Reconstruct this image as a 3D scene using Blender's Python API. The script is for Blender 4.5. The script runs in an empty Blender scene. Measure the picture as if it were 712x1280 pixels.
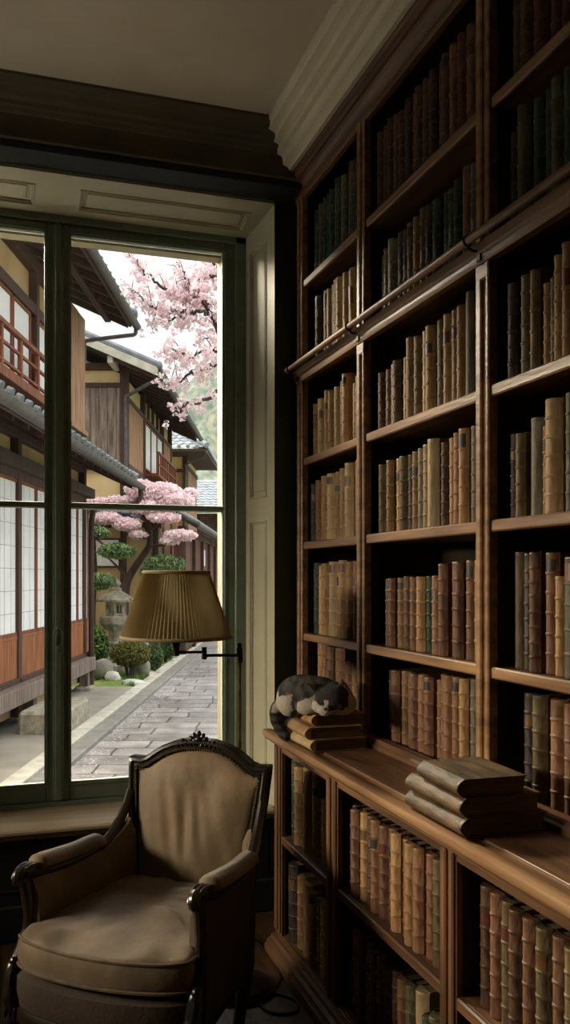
import bpy, bmesh, math, random
from mathutils import Matrix, Vector, noise
random.seed(7)
SC = bpy.context.scene
COL = SC.collection
PI = math.pi
H = 1.43                                   # eye height
YAW = math.radians(18.07)
CS, SN = math.cos(YAW), math.sin(YAW)

# ------------------------------------------------------------------ camera
cd = bpy.data.cameras.new('camera'); cam = bpy.data.objects.new('camera', cd); COL.objects.link(cam)
cd.sensor_fit = 'VERTICAL'; cd.sensor_height = 36.0; cd.lens = 1091/1280*36.0
cd.shift_y = 82/1280; cd.clip_start = 0.05; cd.clip_end = 500
cam.location = (0, 0, H); cam.rotation_euler = (PI/2, 0, -YAW)
SC.camera = cam
# ------------------------------------------------------------------ exposure
vs = SC.view_settings
vs.view_transform = 'Standard'; vs.look = 'None'; vs.gamma = 1.0; vs.use_curve_mapping = False
vs.exposure = 0.0
# ------------------------------------------------------------------ sky (bright overcast)
wd = bpy.data.worlds.new('sky'); SC.world = wd; wd.use_nodes = True
nt = wd.node_tree; nt.nodes.clear()
wo = nt.nodes.new('ShaderNodeOutputWorld'); bg = nt.nodes.new('ShaderNodeBackground')
tc = nt.nodes.new('ShaderNodeTexCoord'); sx = nt.nodes.new('ShaderNodeSeparateXYZ'); cr = nt.nodes.new('ShaderNodeValToRGB')
nt.links.new(tc.outputs['Generated'], sx.inputs[0]); nt.links.new(sx.outputs['Z'], cr.inputs[0])
cr.color_ramp.elements[0].position = 0.0; cr.color_ramp.elements[0].color = (0.90, 0.91, 0.92, 1)
cr.color_ramp.elements[1].position = 0.75; cr.color_ramp.elements[1].color = (1.0, 0.99, 0.98, 1)
e = cr.color_ramp.elements.new(0.32); e.color = (0.93, 0.935, 0.94, 1)
bg.inputs['Strength'].default_value = 1.0
mulS = nt.nodes.new('ShaderNodeMapRange')       # overcast: the zenith is brighter than the horizon
mulS.inputs['From Min'].default_value = 0.30; mulS.inputs['From Max'].default_value = 1.0
mulS.inputs['To Min'].default_value = 1.2; mulS.inputs['To Max'].default_value = 4.6
nt.links.new(sx.outputs['Z'], mulS.inputs['Value']); nt.links.new(mulS.outputs[0], bg.inputs['Strength'])
nt.links.new(cr.outputs[0], bg.inputs[0]); nt.links.new(bg.outputs[0], wo.inputs[0])
# ------------------------------------------------------------------ daylight portal and added lamps
def area(name, loc, target, sx_, sy_, energy, color, portal=False, spread=PI):
    l = bpy.data.lights.new(name, 'AREA'); l.shape = 'RECTANGLE'; l.size = sx_; l.size_y = sy_
    l.energy = energy; l.color = color; l.spread = spread
    o = bpy.data.objects.new(name, l); COL.objects.link(o); o.location = loc
    d = Vector(target) - Vector(loc); o.rotation_euler = d.to_track_quat('-Z', 'Y').to_euler()
    if portal: l.cycles.is_portal = True
    return o
# window opening of the window wall and of the west wall (added, out of frame): sky portals
area('window_portal', (0.236, 4.1, 1.74), (0.236, 0, 1.74), 1.75, 2.6, 1, (1, 1, 1), True)
# added lamp beyond the unseen west window, lighting chair and bookcase
area('west_fill', (-3.9, 3.15, 2.2), (1.2, 2.6, 1.4), 1.7, 0.7, 370, (1.0, 0.84, 0.64))
# added lamp aimed up through the west opening to brighten the ceiling
area('ceiling_fill', (-3.25, 2.9, 0.95), (-1.9, 2.7, 3.28), 0.25, 1.3, 62, (1.0, 0.90, 0.74))
# added out-of-view lamp boosting the light through the main window's left half
area('north_fill', (-0.5, 4.75, 3.6), (1.2, 2.6, 1.1), 1.0, 1.0, 1000, (1.0, 0.86, 0.67))

# ------------------------------------------------------------------ helpers
def lin(h):
    h = h.lstrip('#'); v = [int(h[i:i+2], 16)/255 for i in (0, 2, 4)]
    return tuple((c/12.92 if c <= .04045 else ((c+.055)/1.055)**2.4) for c in v) + (1.0,)
MATS = {}
def M(name, c1, c2=None, scale=8, stretch=(1, 1, 1), rough=.6, bump=0., bscale=None, metal=0, detail=6, spec=.5,
      lo=.35, hi=.65, rnd=0., c3=None, sub=0.):
    m = bpy.data.materials.new(name); m.use_nodes = True; n = m.node_tree.nodes; L = m.node_tree.links
    b = n['Principled BSDF']; b.inputs['Roughness'].default_value = rough; b.inputs['Metallic'].default_value = metal
    b.inputs['Specular IOR Level'].default_value = spec
    c1 = lin(c1); c2 = lin(c2) if c2 else c1
    t = n.new('ShaderNodeTexCoord'); mp = n.new('ShaderNodeMapping'); mp.inputs['Scale'].default_value = stretch
    L.new(t.outputs['Object'], mp.inputs[0])
    nz = n.new('ShaderNodeTexNoise'); nz.inputs['Scale'].default_value = scale; nz.inputs['Detail'].default_value = detail
    L.new(mp.outputs[0], nz.inputs['Vector'])
    r = n.new('ShaderNodeValToRGB'); r.color_ramp.elements[0].position = lo; r.color_ramp.elements[1].position = hi
    r.color_ramp.elements[0].color = c1; r.color_ramp.elements[1].color = c2
    if c3: e3 = r.color_ramp.elements.new((lo+hi)/2); e3.color = lin(c3)
    L.new(nz.outputs['Fac'], r.inputs[0]); out = r.outputs[0]
    if rnd:
        oi = n.new('ShaderNodeObjectInfo'); hv = n.new('ShaderNodeHueSaturation'); mr = n.new('ShaderNodeMapRange')
        mr.inputs['To Min'].default_value = 1-rnd; mr.inputs['To Max'].default_value = 1+rnd
        L.new(oi.outputs['Random'], mr.inputs['Value']); L.new(mr.outputs[0], hv.inputs['Value'])
        L.new(out, hv.inputs['Color']); out = hv.outputs[0]
    L.new(out, b.inputs['Base Color'])
    if bump:
        bn = n.new('ShaderNodeTexNoise'); bn.inputs['Scale'].default_value = bscale or scale*3; bn.inputs['Detail'].default_value = 5
        L.new(mp.outputs[0], bn.inputs['Vector'])
        bp = n.new('ShaderNodeBump'); bp.inputs['Strength'].default_value = bump; bp.inputs['Distance'].default_value = .01
        L.new(bn.outputs['Fac'], bp.inputs['Height']); L.new(bp.outputs[0], b.inputs['Normal'])
    MATS[name] = m; return m

class MB:
    """collects geometry of ONE mesh"""
    def __init__(s, T=None): s.v = []; s.f = []; s.m = []; s.T = T; s.mi = 0
    def add(s, vs, fs):
        o = len(s.v)
        if s.T is not None: vs = [s.T @ Vector(p) for p in vs]
        s.v += [tuple(p) for p in vs]; s.f += [tuple(i+o for i in f) for f in fs]; s.m += [s.mi]*len(fs)
        return s
    def box(s, x0, y0, z0, x1, y1, z1, b=.003, R=None):
        x0, x1 = sorted((x0, x1)); y0, y1 = sorted((y0, y1)); z0, z1 = sorted((z0, z1))
        lo = (x0, y0, z0); hi = (x1, y1, z1); b = min(b, *( (hi[i]-lo[i])*.45 for i in range(3)))
        vs = []; ix = {}
        for i in (0, 1):
            for j in (0, 1):
                for k in (0, 1):
                    sg = (i, j, k)
                    for a in range(3):
                        p = []
                        for q in range(3):
                            full = hi[q] if sg[q] else lo[q]
                            p.append(full if q == a else (full-b if sg[q] else full+b))
                        ix[(sg, a)] = len(vs); vs.append(p)
        fs = []
        def cor(a, sa, b_, sb, c, sc_):
            t = [0, 0, 0]; t[a] = sa; t[b_] = sb; t[c] = sc_; return tuple(t)
        for a in range(3):
            b_, c = (a+1) % 3, (a+2) % 3
            for sa in (0, 1):
                fs.append([ix[(cor(a, sa, b_, sb, c, sc_), a)] for sb, sc_ in ((0, 0), (1, 0), (1, 1), (0, 1))])
            for sb in (0, 1):
                for sc_ in (0, 1):
                    k0 = cor(a, 0, b_, sb, c, sc_); k1 = cor(a, 1, b_, sb, c, sc_)
                    fs.append([ix[(k0, b_)], ix[(k1, b_)], ix[(k1, c)], ix[(k0, c)]])
        for i in (0, 1):
            for j in (0, 1):
                for k in (0, 1): fs.append([ix[((i, j, k), a)] for a in range(3)])
        if R is not None: vs = [R @ Vector(p) for p in vs]
        return s.add(vs, fs)
    def loft(s, rings, cap=True, closed=True, loop=False):
        n = len(rings[0]); vs = [p for r in rings for p in r]; fs = []
        R = len(rings)
        for i in range(R if loop else R-1):
            a = i*n; b = ((i+1) % R)*n
            for j in range(n if closed else n-1):
                k = (j+1) % n; fs.append([a+j, a+k, b+k, b+j])
        if cap and closed and not loop:
            fs.append(list(range(n))[::-1]); fs.append([(R-1)*n+j for j in range(n)])
        return s.add(vs, fs)
    def tube(s, pts, r, n=8, cap=True, loop=False, flat=1., up=None):
        pts = [Vector(p) for p in pts]; N = len(pts)
        rr = r if isinstance(r, (list, tuple)) else [r]*N
        rings = []; prev = None
        for i, p in enumerate(pts):
            if loop: t = (pts[(i+1) % N]-pts[i-1])
            else: t = (pts[min(i+1, N-1)]-pts[max(i-1, 0)])
            t.normalize()
            if prev is None:
                u = Vector(up) if up else (Vector((0, 0, 1)) if abs(t.z) < .9 else Vector((1, 0, 0)))
            else: u = prev
            u = (u - t*u.dot(t)).normalized(); prev = u; w = t.cross(u)
            rings.append([p+u*math.cos(2*PI*k/n)*rr[i]*flat+w*math.sin(2*PI*k/n)*rr[i] for k in range(n)])
        return s.loft(rings, cap, True, loop)
    def lathe(s, prof, n=24, c=(0, 0, 0), ph=0., rx=1., ry=1.):
        rings = [[(c[0]+max(r, 1e-4)*rx*math.cos(2*PI*k/n+ph), c[1]+max(r, 1e-4)*ry*math.sin(2*PI*k/n+ph), c[2]+z) for k in range(n)] for r, z in prof]
        return s.loft(rings)
    def prism(s, poly, fn, a0, a1):
        return s.loft([[fn(p, q, a0) for p, q in poly], [fn(p, q, a1) for p, q in poly]])
    def ell(s, c, r, n=16, m=10, R=None, fn=None):
        rings = []
        for i in range(m+1):
            th = PI*i/m; z = -math.cos(th); q = max(math.sin(th), 1e-3)
            ring = []
            for k in range(n):
                d = Vector((q*math.cos(2*PI*k/n), q*math.sin(2*PI*k/n), z)); sc = fn(d) if fn else 1
                p = Vector((d.x*r[0]*sc, d.y*r[1]*sc, d.z*r[2]*sc))
                if R is not None: p = R @ p
                ring.append(p+Vector(c))
            rings.append(ring)
        return s.loft(rings)
    def build(s, name, mats, parent=None, base=None, sharp=35, recalc=True, rot=0.):
        """parent None: a top-level mesh whose origin is at base (world coordinates in, rotated frame if rot)"""
        me = bpy.data.meshes.new(name)
        b = Vector(base) if base is not None else Vector((0, 0, 0))
        me.from_pydata([tuple(Vector(p)-b) for p in s.v], [], s.f)
        for m in (mats if isinstance(mats, (list, tuple)) else [mats]): me.materials.append(m)
        if recalc:
            bm = bmesh.new(); bm.from_mesh(me); bmesh.ops.recalc_face_normals(bm, faces=bm.faces); bm.to_mesh(me); bm.free()
        me.polygons.foreach_set('material_index', s.m)
        if sharp:
            me.polygons.foreach_set('use_smooth', [True]*len(me.polygons))
            try: me.set_sharp_from_angle(angle=math.radians(sharp))
            except Exception: pass
        me.update()
        o = bpy.data.objects.new(name, me); COL.objects.link(o)
        if parent is not None: o.parent = parent
        return o
    def top(s, name, mats, base, label=None, cat=None, group=None, kind=None, ext=False, **k):
        """a top-level mesh; ext: coordinates are in the street frame (u, v, z)"""
        o = s.build(name, mats, None, base, **k)
        o.location = uvw(*base) if ext else base
        if ext: o.rotation_euler = (0, 0, -YAW)
        return tag(o, label, cat, group, kind)
def uvw(u, v, z): return (CS*u+SN*v, -SN*u+CS*v, z)
def tag(o, label=None, cat=None, group=None, kind=None):
    if label: o['label'] = label
    if cat: o['category'] = cat
    if group: o['group'] = group
    if kind: o['kind'] = kind
    return o
BASE = {}
def thing(name, label, cat, base, group=None, kind=None, ext=False, rot=0.):
    o = bpy.data.objects.new(name, None); COL.objects.link(o); o.empty_display_size = .1
    o.location = uvw(*base) if ext else base
    o.rotation_euler = (0, 0, -YAW if ext else rot)
    BASE[o.name] = Vector(base)
    return tag(o, label, cat, group, kind)
def part(mb, name, mats, root, label=None, local=False, **k):
    """child of a thing (coordinates absolute, in the thing's frame) or, with local, of a part"""
    o = mb.build(name, mats, root, None if local else BASE.get(root.name), **k)
    if root.name not in BASE and root.parent is not None and not local:
        pass
    if label: o['label'] = label
    return o
def sub(mb, name, mats, parent, root, label=None, **k):
    """sub-part: child of a part whose mesh was built about root's base"""
    o = mb.build(name, mats, parent, BASE[root.name], **k)
    if label: o['label'] = label
    return o
def leaf_cloud(mb, pts, size, jit=.35, nm=1, aspect=.6):
    """bent little leaves or petals at the points"""
    V = []; F = []; m = []
    for p in pts:
        s_ = size*random.uniform(1-jit, 1+jit)
        a = Vector((random.gauss(0, 1), random.gauss(0, 1), random.gauss(0, 1))).normalized()
        b = a.orthogonal().normalized(); b.rotate(Matrix.Rotation(random.uniform(0, 2*PI), 3, a)); c = a.cross(b)
        P = Vector(p); o = len(V); k = aspect
        V += [tuple(P-b*s_), tuple(P+c*s_*k+a*s_*.25), tuple(P+b*s_), tuple(P-c*s_*k+a*s_*.25)]
        F += [(o, o+1, o+2), (o, o+2, o+3)]
        q = random.randrange(nm); m += [q, q]
    o = len(mb.v); mb.v += V; mb.f += [tuple(i+o for i in f) for f in F]; mb.m += m
def blob_points(c, r, n, shell=.5):
    out = []
    while len(out) < n:
        d = Vector((random.uniform(-1, 1), random.uniform(-1, 1), random.uniform(-1, 1)))
        l = d.length
        if l > 1 or l < shell*random.random(): continue
        out.append((c[0]+d.x*r[0], c[1]+d.y*r[1], c[2]+d.z*r[2]))
    return out

# ------------------------------------------------------------------ materials
def wood(name, c1, c2, ax, rough=.45, bump=.15, scale=9):
    st = [9, 9, 9]; st[ax] = .7
    return M(name, c1, c2, scale=scale*.35, stretch=st, rough=rough, bump=bump, bscale=scale, detail=8)
W_X = wood('oak_x', '#4a3018', '#7a5330', 0); W_Y = wood('oak_y', '#47311f', '#735034', 1); W_Z = wood('oak_z', '#47311f', '#765237', 2)
W_DK = wood('oak_dark', '#1c120a', '#332212', 2, .5)
M_EDGE = wood('oak_edge', '#684930', '#97734e', 1, .4)
M_CREAM = M('plaster', '#cfc3ab', '#d9ceb7', 3, rough=.9, bump=.05, bscale=120)
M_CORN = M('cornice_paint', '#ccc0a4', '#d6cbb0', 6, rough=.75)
M_CORNN = M('cornice_paint_dark', '#544c3b', '#625946', 6, rough=.8)  # darker cornice tone, used above the window
M_PELM = M('pelmet_paint', '#0c0c0a', '#12120e', 6, rough=.8)
M_GREEN = M('sash_paint', '#6b7868', '#778372', 14, rough=.36, bump=.04)
M_REV = M('panel_paint', '#b3ae93', '#bcb79b', 5, rough=.5, bump=.03)
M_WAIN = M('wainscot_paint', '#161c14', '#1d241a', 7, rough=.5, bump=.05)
M_SILL = wood('sill_paint', '#a08f75', '#b5a48a', 0, .4, .05)
M_BEAD = M('glazing_bead', '#8d9484', '#a3a898', 20, rough=.5)
M_BRASS = M('aged_brass', '#57482a', '#7d693f', 30, rough=.35, metal=.9)
M_DMET = M('dark_metal', '#1c1914', '#2a251c', 30, rough=.4, metal=.7)
M_CABLE = M('cable', '#0f0d0b', rough=.5)
def floor_mat():
    m = M('floor_planks', '#33220f', '#573c22', scale=3, stretch=(9, .8, 9), rough=.4, bump=.1)
    n = m.node_tree.nodes; L = m.node_tree.links
    t = n.new('ShaderNodeTexCoord'); mp = n.new('ShaderNodeMapping'); mp.inputs['Rotation'].default_value[2] = PI/2
    bt = n.new('ShaderNodeTexBrick'); bt.inputs['Scale'].default_value = 1.0; bt.inputs['Brick Width'].default_value = 1.7
    bt.inputs['Row Height'].default_value = .14; bt.inputs['Mortar Size'].default_value = .003
    bt.inputs['Color1'].default_value = (.75, .75, .75, 1); bt.inputs['Color2'].default_value = (1.1, 1.1, 1.1, 1); bt.inputs['Mortar'].default_value = (.05, .05, .05, 1)
    L.new(t.outputs['Object'], mp.inputs[0]); L.new(mp.outputs[0], bt.inputs['Vector'])
    mx = n.new('ShaderNodeMix'); mx.data_type = 'RGBA'; mx.blend_type = 'MULTIPLY'; mx.inputs['Factor'].default_value = 1
    b = n['Principled BSDF']; src = b.inputs['Base Color'].links[0].from_socket
    L.new(src, mx.inputs[6]); L.new(bt.outputs['Color'], mx.inputs[7]); L.new(mx.outputs[2], b.inputs['Base Color'])
    return m
M_FLOOR = floor_mat()
def glass_mat():
    m = bpy.data.materials.new('window_glass'); m.use_nodes = True; n = m.node_tree.nodes; L = m.node_tree.links; n.clear()
    o = n.new('ShaderNodeOutputMaterial'); mx = n.new('ShaderNodeMixShader'); tr = n.new('ShaderNodeBsdfTransparent'); gl = n.new('ShaderNodeBsdfGlossy')
    fr = n.new('ShaderNodeFresnel'); fr.inputs[0].default_value = 1.35; gl.inputs['Roughness'].default_value = .02
    tr.inputs[0].default_value = (.97, .985, .975, 1)
    L.new(fr.outputs[0], mx.inputs[0]); L.new(tr.outputs[0], mx.inputs[1]); L.new(gl.outputs[0], mx.inputs[2]); L.new(mx.outputs[0], o.inputs[0])
    return m
M_GLASS = glass_mat()

# ------------------------------------------------------------------ room shell
XW, XE, YS, YN, YO, ZC = -2.3, 1.55, -1.6, 3.60, 4.03, 3.28
S = 'structure'
MB().box(XW-.2, YS-.2, -.12, XE+.2, YO, 0, 0).top('floor', M_FLOOR, (0, 1, 0), 'dark brown plank floor of the library', 'floor', kind=S)
MB().box(XW-.2, YS-.2, ZC, XE+.2, YO, ZC+.15, 0).top('ceiling', M_CREAM, (0, 1, ZC), 'cream plaster ceiling above the bookcase', 'ceiling', kind=S)
OX0, OX1, OZ0, OZ1 = -.655, 1.127, .42, 3.06      # opening, room side
mb = MB()
mb.box(XW-.2, YN, 0, OX0, YO, ZC, 0).box(OX1, YN, 0, XE+.2, YO, ZC, 0).box(OX0, YN, 0, OX1, YO, OZ0, 0).box(OX0, YN, OZ1, OX1, YO, ZC, 0)
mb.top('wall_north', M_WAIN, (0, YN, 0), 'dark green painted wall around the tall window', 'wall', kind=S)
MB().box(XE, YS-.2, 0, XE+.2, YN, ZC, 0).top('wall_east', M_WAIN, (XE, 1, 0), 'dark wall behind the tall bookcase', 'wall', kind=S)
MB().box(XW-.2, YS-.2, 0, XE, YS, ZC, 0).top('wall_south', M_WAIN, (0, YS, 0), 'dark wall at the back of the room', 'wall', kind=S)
WY0, WY1, WZ0, WZ1 = 2.2, 3.52, 1.40, 2.05          # added west window, unseen; opening sized to shape the light
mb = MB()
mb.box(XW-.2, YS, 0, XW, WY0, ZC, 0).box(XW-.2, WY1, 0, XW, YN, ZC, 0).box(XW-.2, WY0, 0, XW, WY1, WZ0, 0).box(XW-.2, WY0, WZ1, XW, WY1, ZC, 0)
mb.top('wall_west', M_WAIN, (XW, 1, 0), 'dark side wall with an added unseen window', 'wall', kind=S)
w2 = thing('added_window', 'added side window out of view, opening sized to shape the light', 'window', (XW-.1, 2.5, WZ0), kind=S)
mb = MB(); mb.box(XW-.14, WY0, WZ0, XW-.06, WY0+.06, WZ1).box(XW-.14, WY1-.06, WZ0, XW-.06, WY1, WZ1).box(XW-.14, WY0, WZ0, XW-.06, WY1, WZ0+.06).box(XW-.14, WY0, WZ1-.06, XW-.06, WY1, WZ1)
part(mb, 'window_frame', M_GREEN, w2)
part(MB().box(XW-.103, WY0+.055, WZ0+.055, XW-.099, WY1-.055, WZ1-.055, 0), 'glass_pane', M_GLASS, w2)
# cornices
fnN = lambda p, q, a: (a, p, q); fnE = lambda p, q, a: (p, a, q)
pN = [(3.6, 3.28), (3.335, 3.28), (3.335, 3.268), (3.35, 3.262), (3.36, 3.252), (3.385, 3.25), (3.392, 3.243), (3.40, 3.228), (3.425, 3.222), (3.43, 3.208), (3.445, 3.205), (3.452, 3.19), (3.462, 3.188), (3.462, 3.112), (3.45, 3.106), (3.444, 3.092), (3.452, 3.086), (3.6, 3.086)]
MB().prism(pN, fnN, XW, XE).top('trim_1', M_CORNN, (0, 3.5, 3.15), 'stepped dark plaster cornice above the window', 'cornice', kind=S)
MB().box(XW, 3.452, 3.058, 1.2, 3.6, 3.0855, .004).top('trim_2', M_PELM, (0, 3.5, 3.06), 'black moulding under the window cornice', 'moulding', kind=S)
pE = [(1.55, 3.28), (1.02, 3.28), (1.02, 3.268), (1.03, 3.262), (1.034, 3.25), (1.06, 3.243), (1.066, 3.236), (1.068, 3.222), (1.082, 3.218), (1.09, 3.214), (1.093, 3.19), (1.11, 3.186), (1.118, 3.176), (1.12, 3.15), (1.14, 3.142), (1.148, 3.13), (1.55, 3.13)]
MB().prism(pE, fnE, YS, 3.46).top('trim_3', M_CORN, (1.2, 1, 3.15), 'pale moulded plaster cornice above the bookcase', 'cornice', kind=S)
# panelled boards: s along, n towards the room, t upwards
def panelled(mb, T, w, h, panels, th=.02, rail=.03):
    """frame board w x h with recessed panels [(s0,t0,s1,t1)]"""
    mb.T = T
    mb.box(0, -th, 0, w, -th*.55, h, 0)
    xs = sorted({0, w, *[p[0] for p in panels], *[p[2] for p in panels]}); zs = sorted({0, h, *[p[1] for p in panels], *[p[3] for p in panels]})
    for i in range(len(xs)-1):
        for j in range(len(zs)-1):
            cx, cz = (xs[i]+xs[i+1])/2, (zs[j]+zs[j+1])/2
            if not any(p[0] < cx < p[2] and p[1] < cz < p[3] for p in panels): mb.box(xs[i], -th*.56, zs[j], xs[i+1], 0, zs[j+1], 0)
    for a, b, c, d in panels:
        k = .007
        for q, dep in ((0, .0045), (k, -.003)):
            mb.box(a+q, -th*.56, b+q, a+q+k, dep, d-q, .002).box(c-q-k, -th*.56, b+q, c-q, dep, d-q, .002)
            mb.box(a+q, -th*.56, b+q, c-q, dep, b+q+k, .002).box(a+q, -th*.56, d-q-k, c-q, dep, d-q, .002)
        g = .03
        if c-a > .09: mb.box(a+g, -th*.56, b+g, c-g, -.005, d-g, .004)
    mb.T = None
def frameT(o, s_, n_, t_):
    T = Matrix.Identity(4)
    for i, a in enumerate((s_, n_, t_)):
        a = Vector(a).normalized()
        for r in range(3): T[r][i] = a[r]
    for r in range(3): T[r][3] = o[r]
    return T
# right reveal (splayed shutter box)
a = Vector((1.127, 3.6, .44)); b = Vector((1.074, 3.9, .44)); w = (b-a).length; s_ = (b-a)/w
mb = MB(); panelled(mb, frameT(a, s_, (-s_.y*-1*-1, s_.x, 0) if False else Vector((-s_.y, s_.x, 0)), (0, 0, 1)), w, 2.6, [(.075, .13, .245, 1.245), (.075, 1.345, .245, 2.47)])
mb.top('trim_4', M_REV, a, 'pale green panelled shutter lining right of the window', 'shutter panel', kind=S)
a2 = Vector((-.602, 3.9, .44)); b2 = Vector((-.655, 3.6, .44)); s_ = (b2-a2).normalized()
mb = MB(); panelled(mb, frameT(a2, s_, Vector((-s_.y, s_.x, 0)), (0, 0, 1)), w, 2.6, [(.06, .13, .23, 1.245), (.06, 1.345, .23, 2.47)])
mb.top('trim_5', M_REV, a2, 'pale green panelled shutter lining left of the window', 'shutter panel', kind=S)
# soffit
a = Vector((-.655, 3.6, 3.045)); s_ = Vector((1, 0, 0)); t_ = Vector((0, .3, -.055)).normalized()
n_ = s_.cross(t_)
n_ = -n_ if n_.z > 0 else n_
mb = MB(); panelled(mb, frameT(a, s_, n_, t_), 1.782, .305, [(.06, .085, .79, .235), (.97, .085, 1.70, .235)])
mb.top('trim_6', M_REV, a, 'pale green panelled lining over the window head', 'panelling', kind=S)
# wainscot under the window, base board, sill
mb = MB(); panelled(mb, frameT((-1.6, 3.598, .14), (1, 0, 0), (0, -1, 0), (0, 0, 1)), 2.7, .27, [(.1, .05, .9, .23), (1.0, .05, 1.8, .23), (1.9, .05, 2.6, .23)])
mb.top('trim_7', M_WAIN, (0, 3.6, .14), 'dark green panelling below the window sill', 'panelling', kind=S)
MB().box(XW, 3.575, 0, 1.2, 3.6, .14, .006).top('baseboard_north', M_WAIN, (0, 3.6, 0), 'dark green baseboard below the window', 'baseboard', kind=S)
mb = MB(); mb.box(-.72, 3.555, .418, 1.125, 3.9, .442, .007); mb.box(-.7, 3.57, .40, 1.125, 3.598, .418, .004)
mb.top('trim_8', M_SILL, (.2, 3.6, .42), 'pale worn wooden sill below the tall window', 'window sill', kind=S)
# ------------------------------------------------------------------ main window
win = thing('window_1', 'tall green casement window looking onto the lane', 'window', (.236, 3.92, .44), kind=S)
mb = MB()
mb.box(1.028, 3.88, .44, 1.10, 3.99, 3.0).box(-.63, 3.88, .44, -.556, 3.99, 3.0).box(-.6, 3.88, 2.965, 1.08, 3.99, 3.03).box(-.6, 3.885, .425, 1.08, 3.99, .462)
part(mb, 'window_frame', M_GREEN, win)
M_EXTC = M('outer_render', '#5d5746', '#68614d', 9, rough=.9, bump=.1)
mb = MB()   # outer lining of the opening
mb.box(.986, 3.99, .40, 1.15, 4.06, 3.05, 0).box(-.68, 3.99, .40, -.509, 4.06, 3.05, 0).box(-.509, 3.99, 2.93, .986, 4.06, 3.05, 0).box(-.55, 3.99, .36, 1.03, 4.12, .47, 0)
part(mb, 'outer_surround', M_EXTC, win, 'cream outer window surround')
def casement(x0, x1, g0, g1):
    gz0, gz1 = .5325, 2.93
    mb = MB(); y0, y1 = 3.90, 3.955
    mb.box(x0, y0, .462, g0, y1, 2.965, .004).box(g1, y0, .462, x1, y1, 2.965, .004).box(g0, y0, .462, g1, y1, gz0, .004).box(g0, y0, gz1, g1, y1, 2.965, .004)
    for q in (0, 1):   # inner ovolo step round the glass
        k = .006+.006*q; yy = y0-.004+.006*q
        mb.box(g0-.014+k, yy, gz0-.012+k, g0-.004+k, yy+.02, gz1+.012-k, .002).box(g1+.004-k, yy, gz0-.012+k, g1+.014-k, yy+.02, gz1+.012-k, .002)
        mb.box(g0-.012+k, yy, gz0-.014+k, g1+.012-k, yy+.02, gz0-.004+k, .002).box(g0-.012+k, yy, gz1+.004-k, g1+.012-k, yy+.02, gz1+.014-k, .002)
    c = part(mb, 'casement', M_GREEN, win)
    mb = MB(); mb.box(g0-.004, y0+.004, 1.735, g1+.004, y1, 1.757, .004).box(g0-.004, y0-.004, 1.741, g1+.004, y0+.01, 1.751, .003)
    sub(mb, 'muntin', M_GREEN, c, win)
    for z0, z1 in ((gz0, 1.737), (1.755, gz1)):
        sub(MB().box(g0-.003, 3.928, z0-.003, g1+.003, 3.931, z1+.003, 0), 'glass_pane', M_GLASS, c, win)
        mb = MB(); k = .005
        mb.box(g0, 3.934, z0, g0+k, 3.95, z1, .001).box(g1-k, 3.934, z0, g1, 3.95, z1, .001).box(g0, 3.934, z0, g1, 3.95, z0+k, .001).box(g0, 3.934, z1-k, g1, 3.95, z1, .001)
        sub(mb, 'glazing_bead', M_BEAD, c, win, 'pale glazing bead round the glass')
    return c
casement(.2395, 1.032, .287, .981); casement(-.559, .2375, -.503, .190)
mb = MB()   # meeting stile mouldings
mb.box(.216, 3.888, .465, .262, 3.902, 2.962, .005).box(.2245, 3.878, .465, .2535, 3.89, 2.962, .005)
part(mb, 'astragal', M_GREEN, win)
# espagnolette ring pull
mb = MB(); zc = 1.43-75*3.87/1091*.97
mb.tube([(.2385+.020*math.cos(t*PI/12), 3.868-.004*math.sin(t*PI/12), zc+.037*math.sin(t*PI/12)) for t in range(24)], .0035, 8, loop=True)
mb.ell((.2385, 3.873, zc+.04), (.012, .008, .014)); mb.ell((.2385, 3.874, zc-.04), (.010, .007, .010))
mb.box(.231, 3.874, zc-.06, .246, 3.880, zc+.06, .003)
part(mb, 'handle', M_GREEN, win)
# ------------------------------------------------------------------ bookcase
UF, UB = 1.22, 1.545            # upper case: face, back
ST = [(3.495, 3.56), (2.831, 2.896), (2.008, 2.073), (1.20, 1.265)]
ZT = [1.195, 1.58, 1.935, 2.315, 2.69]           # shelf tops
up = thing('tall_bookcase', 'tall dark oak bookcase reaching the ceiling beside the window', 'bookcase', (1.38, 2.4, .85))
mb = MB(); mb.box(UB-.015, 1.2, .85, UB, 3.56, 3.13, 0); part(mb, 'back_panel', W_DK, up)
for i, (a, b) in enumerate(ST):
    mb = MB(); c = (a+b)/2; mb.box(UF+.014, c-.016, .862, UB-.015, c+.016, 3.07, .002)
    s_ = part(mb, 'upright', W_DK, up)
    mb = MB(); mb.box(UF+.004, a, .862, UF+.024, b, 3.07, .002)
    mb.box(UF-.006, a, .90, UF+.01, a+.016, 3.06, .004).box(UF-.006, b-.027, .90, UF+.01, b, 3.06, .004)
    mb.box(UF-.008, a, .862, UF+.01, b, .90, .004); mb.box(UF-.007, a, 2.22, UF+.01, b, 2.262, .004)
    sub(mb, 'face_moulding', M_EDGE, s_, up)
for z in ZT:
    for i in range(3):
        y1 = ST[i][0]+.018; y0 = ST[i+1][1]-.018
        mb = MB(); mb.box(UF+.012, y0, z-.028, UB-.015, y1, z, .002)
        sh = part(mb, 'shelf', W_Y, up)
        mb = MB(); mb.box(UF+.002, ST[i+1][1], z-.030, UF+.014, ST[i][0], z+.001, .004)
        sub(mb, 'shelf_edge', M_EDGE, sh, up)
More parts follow.
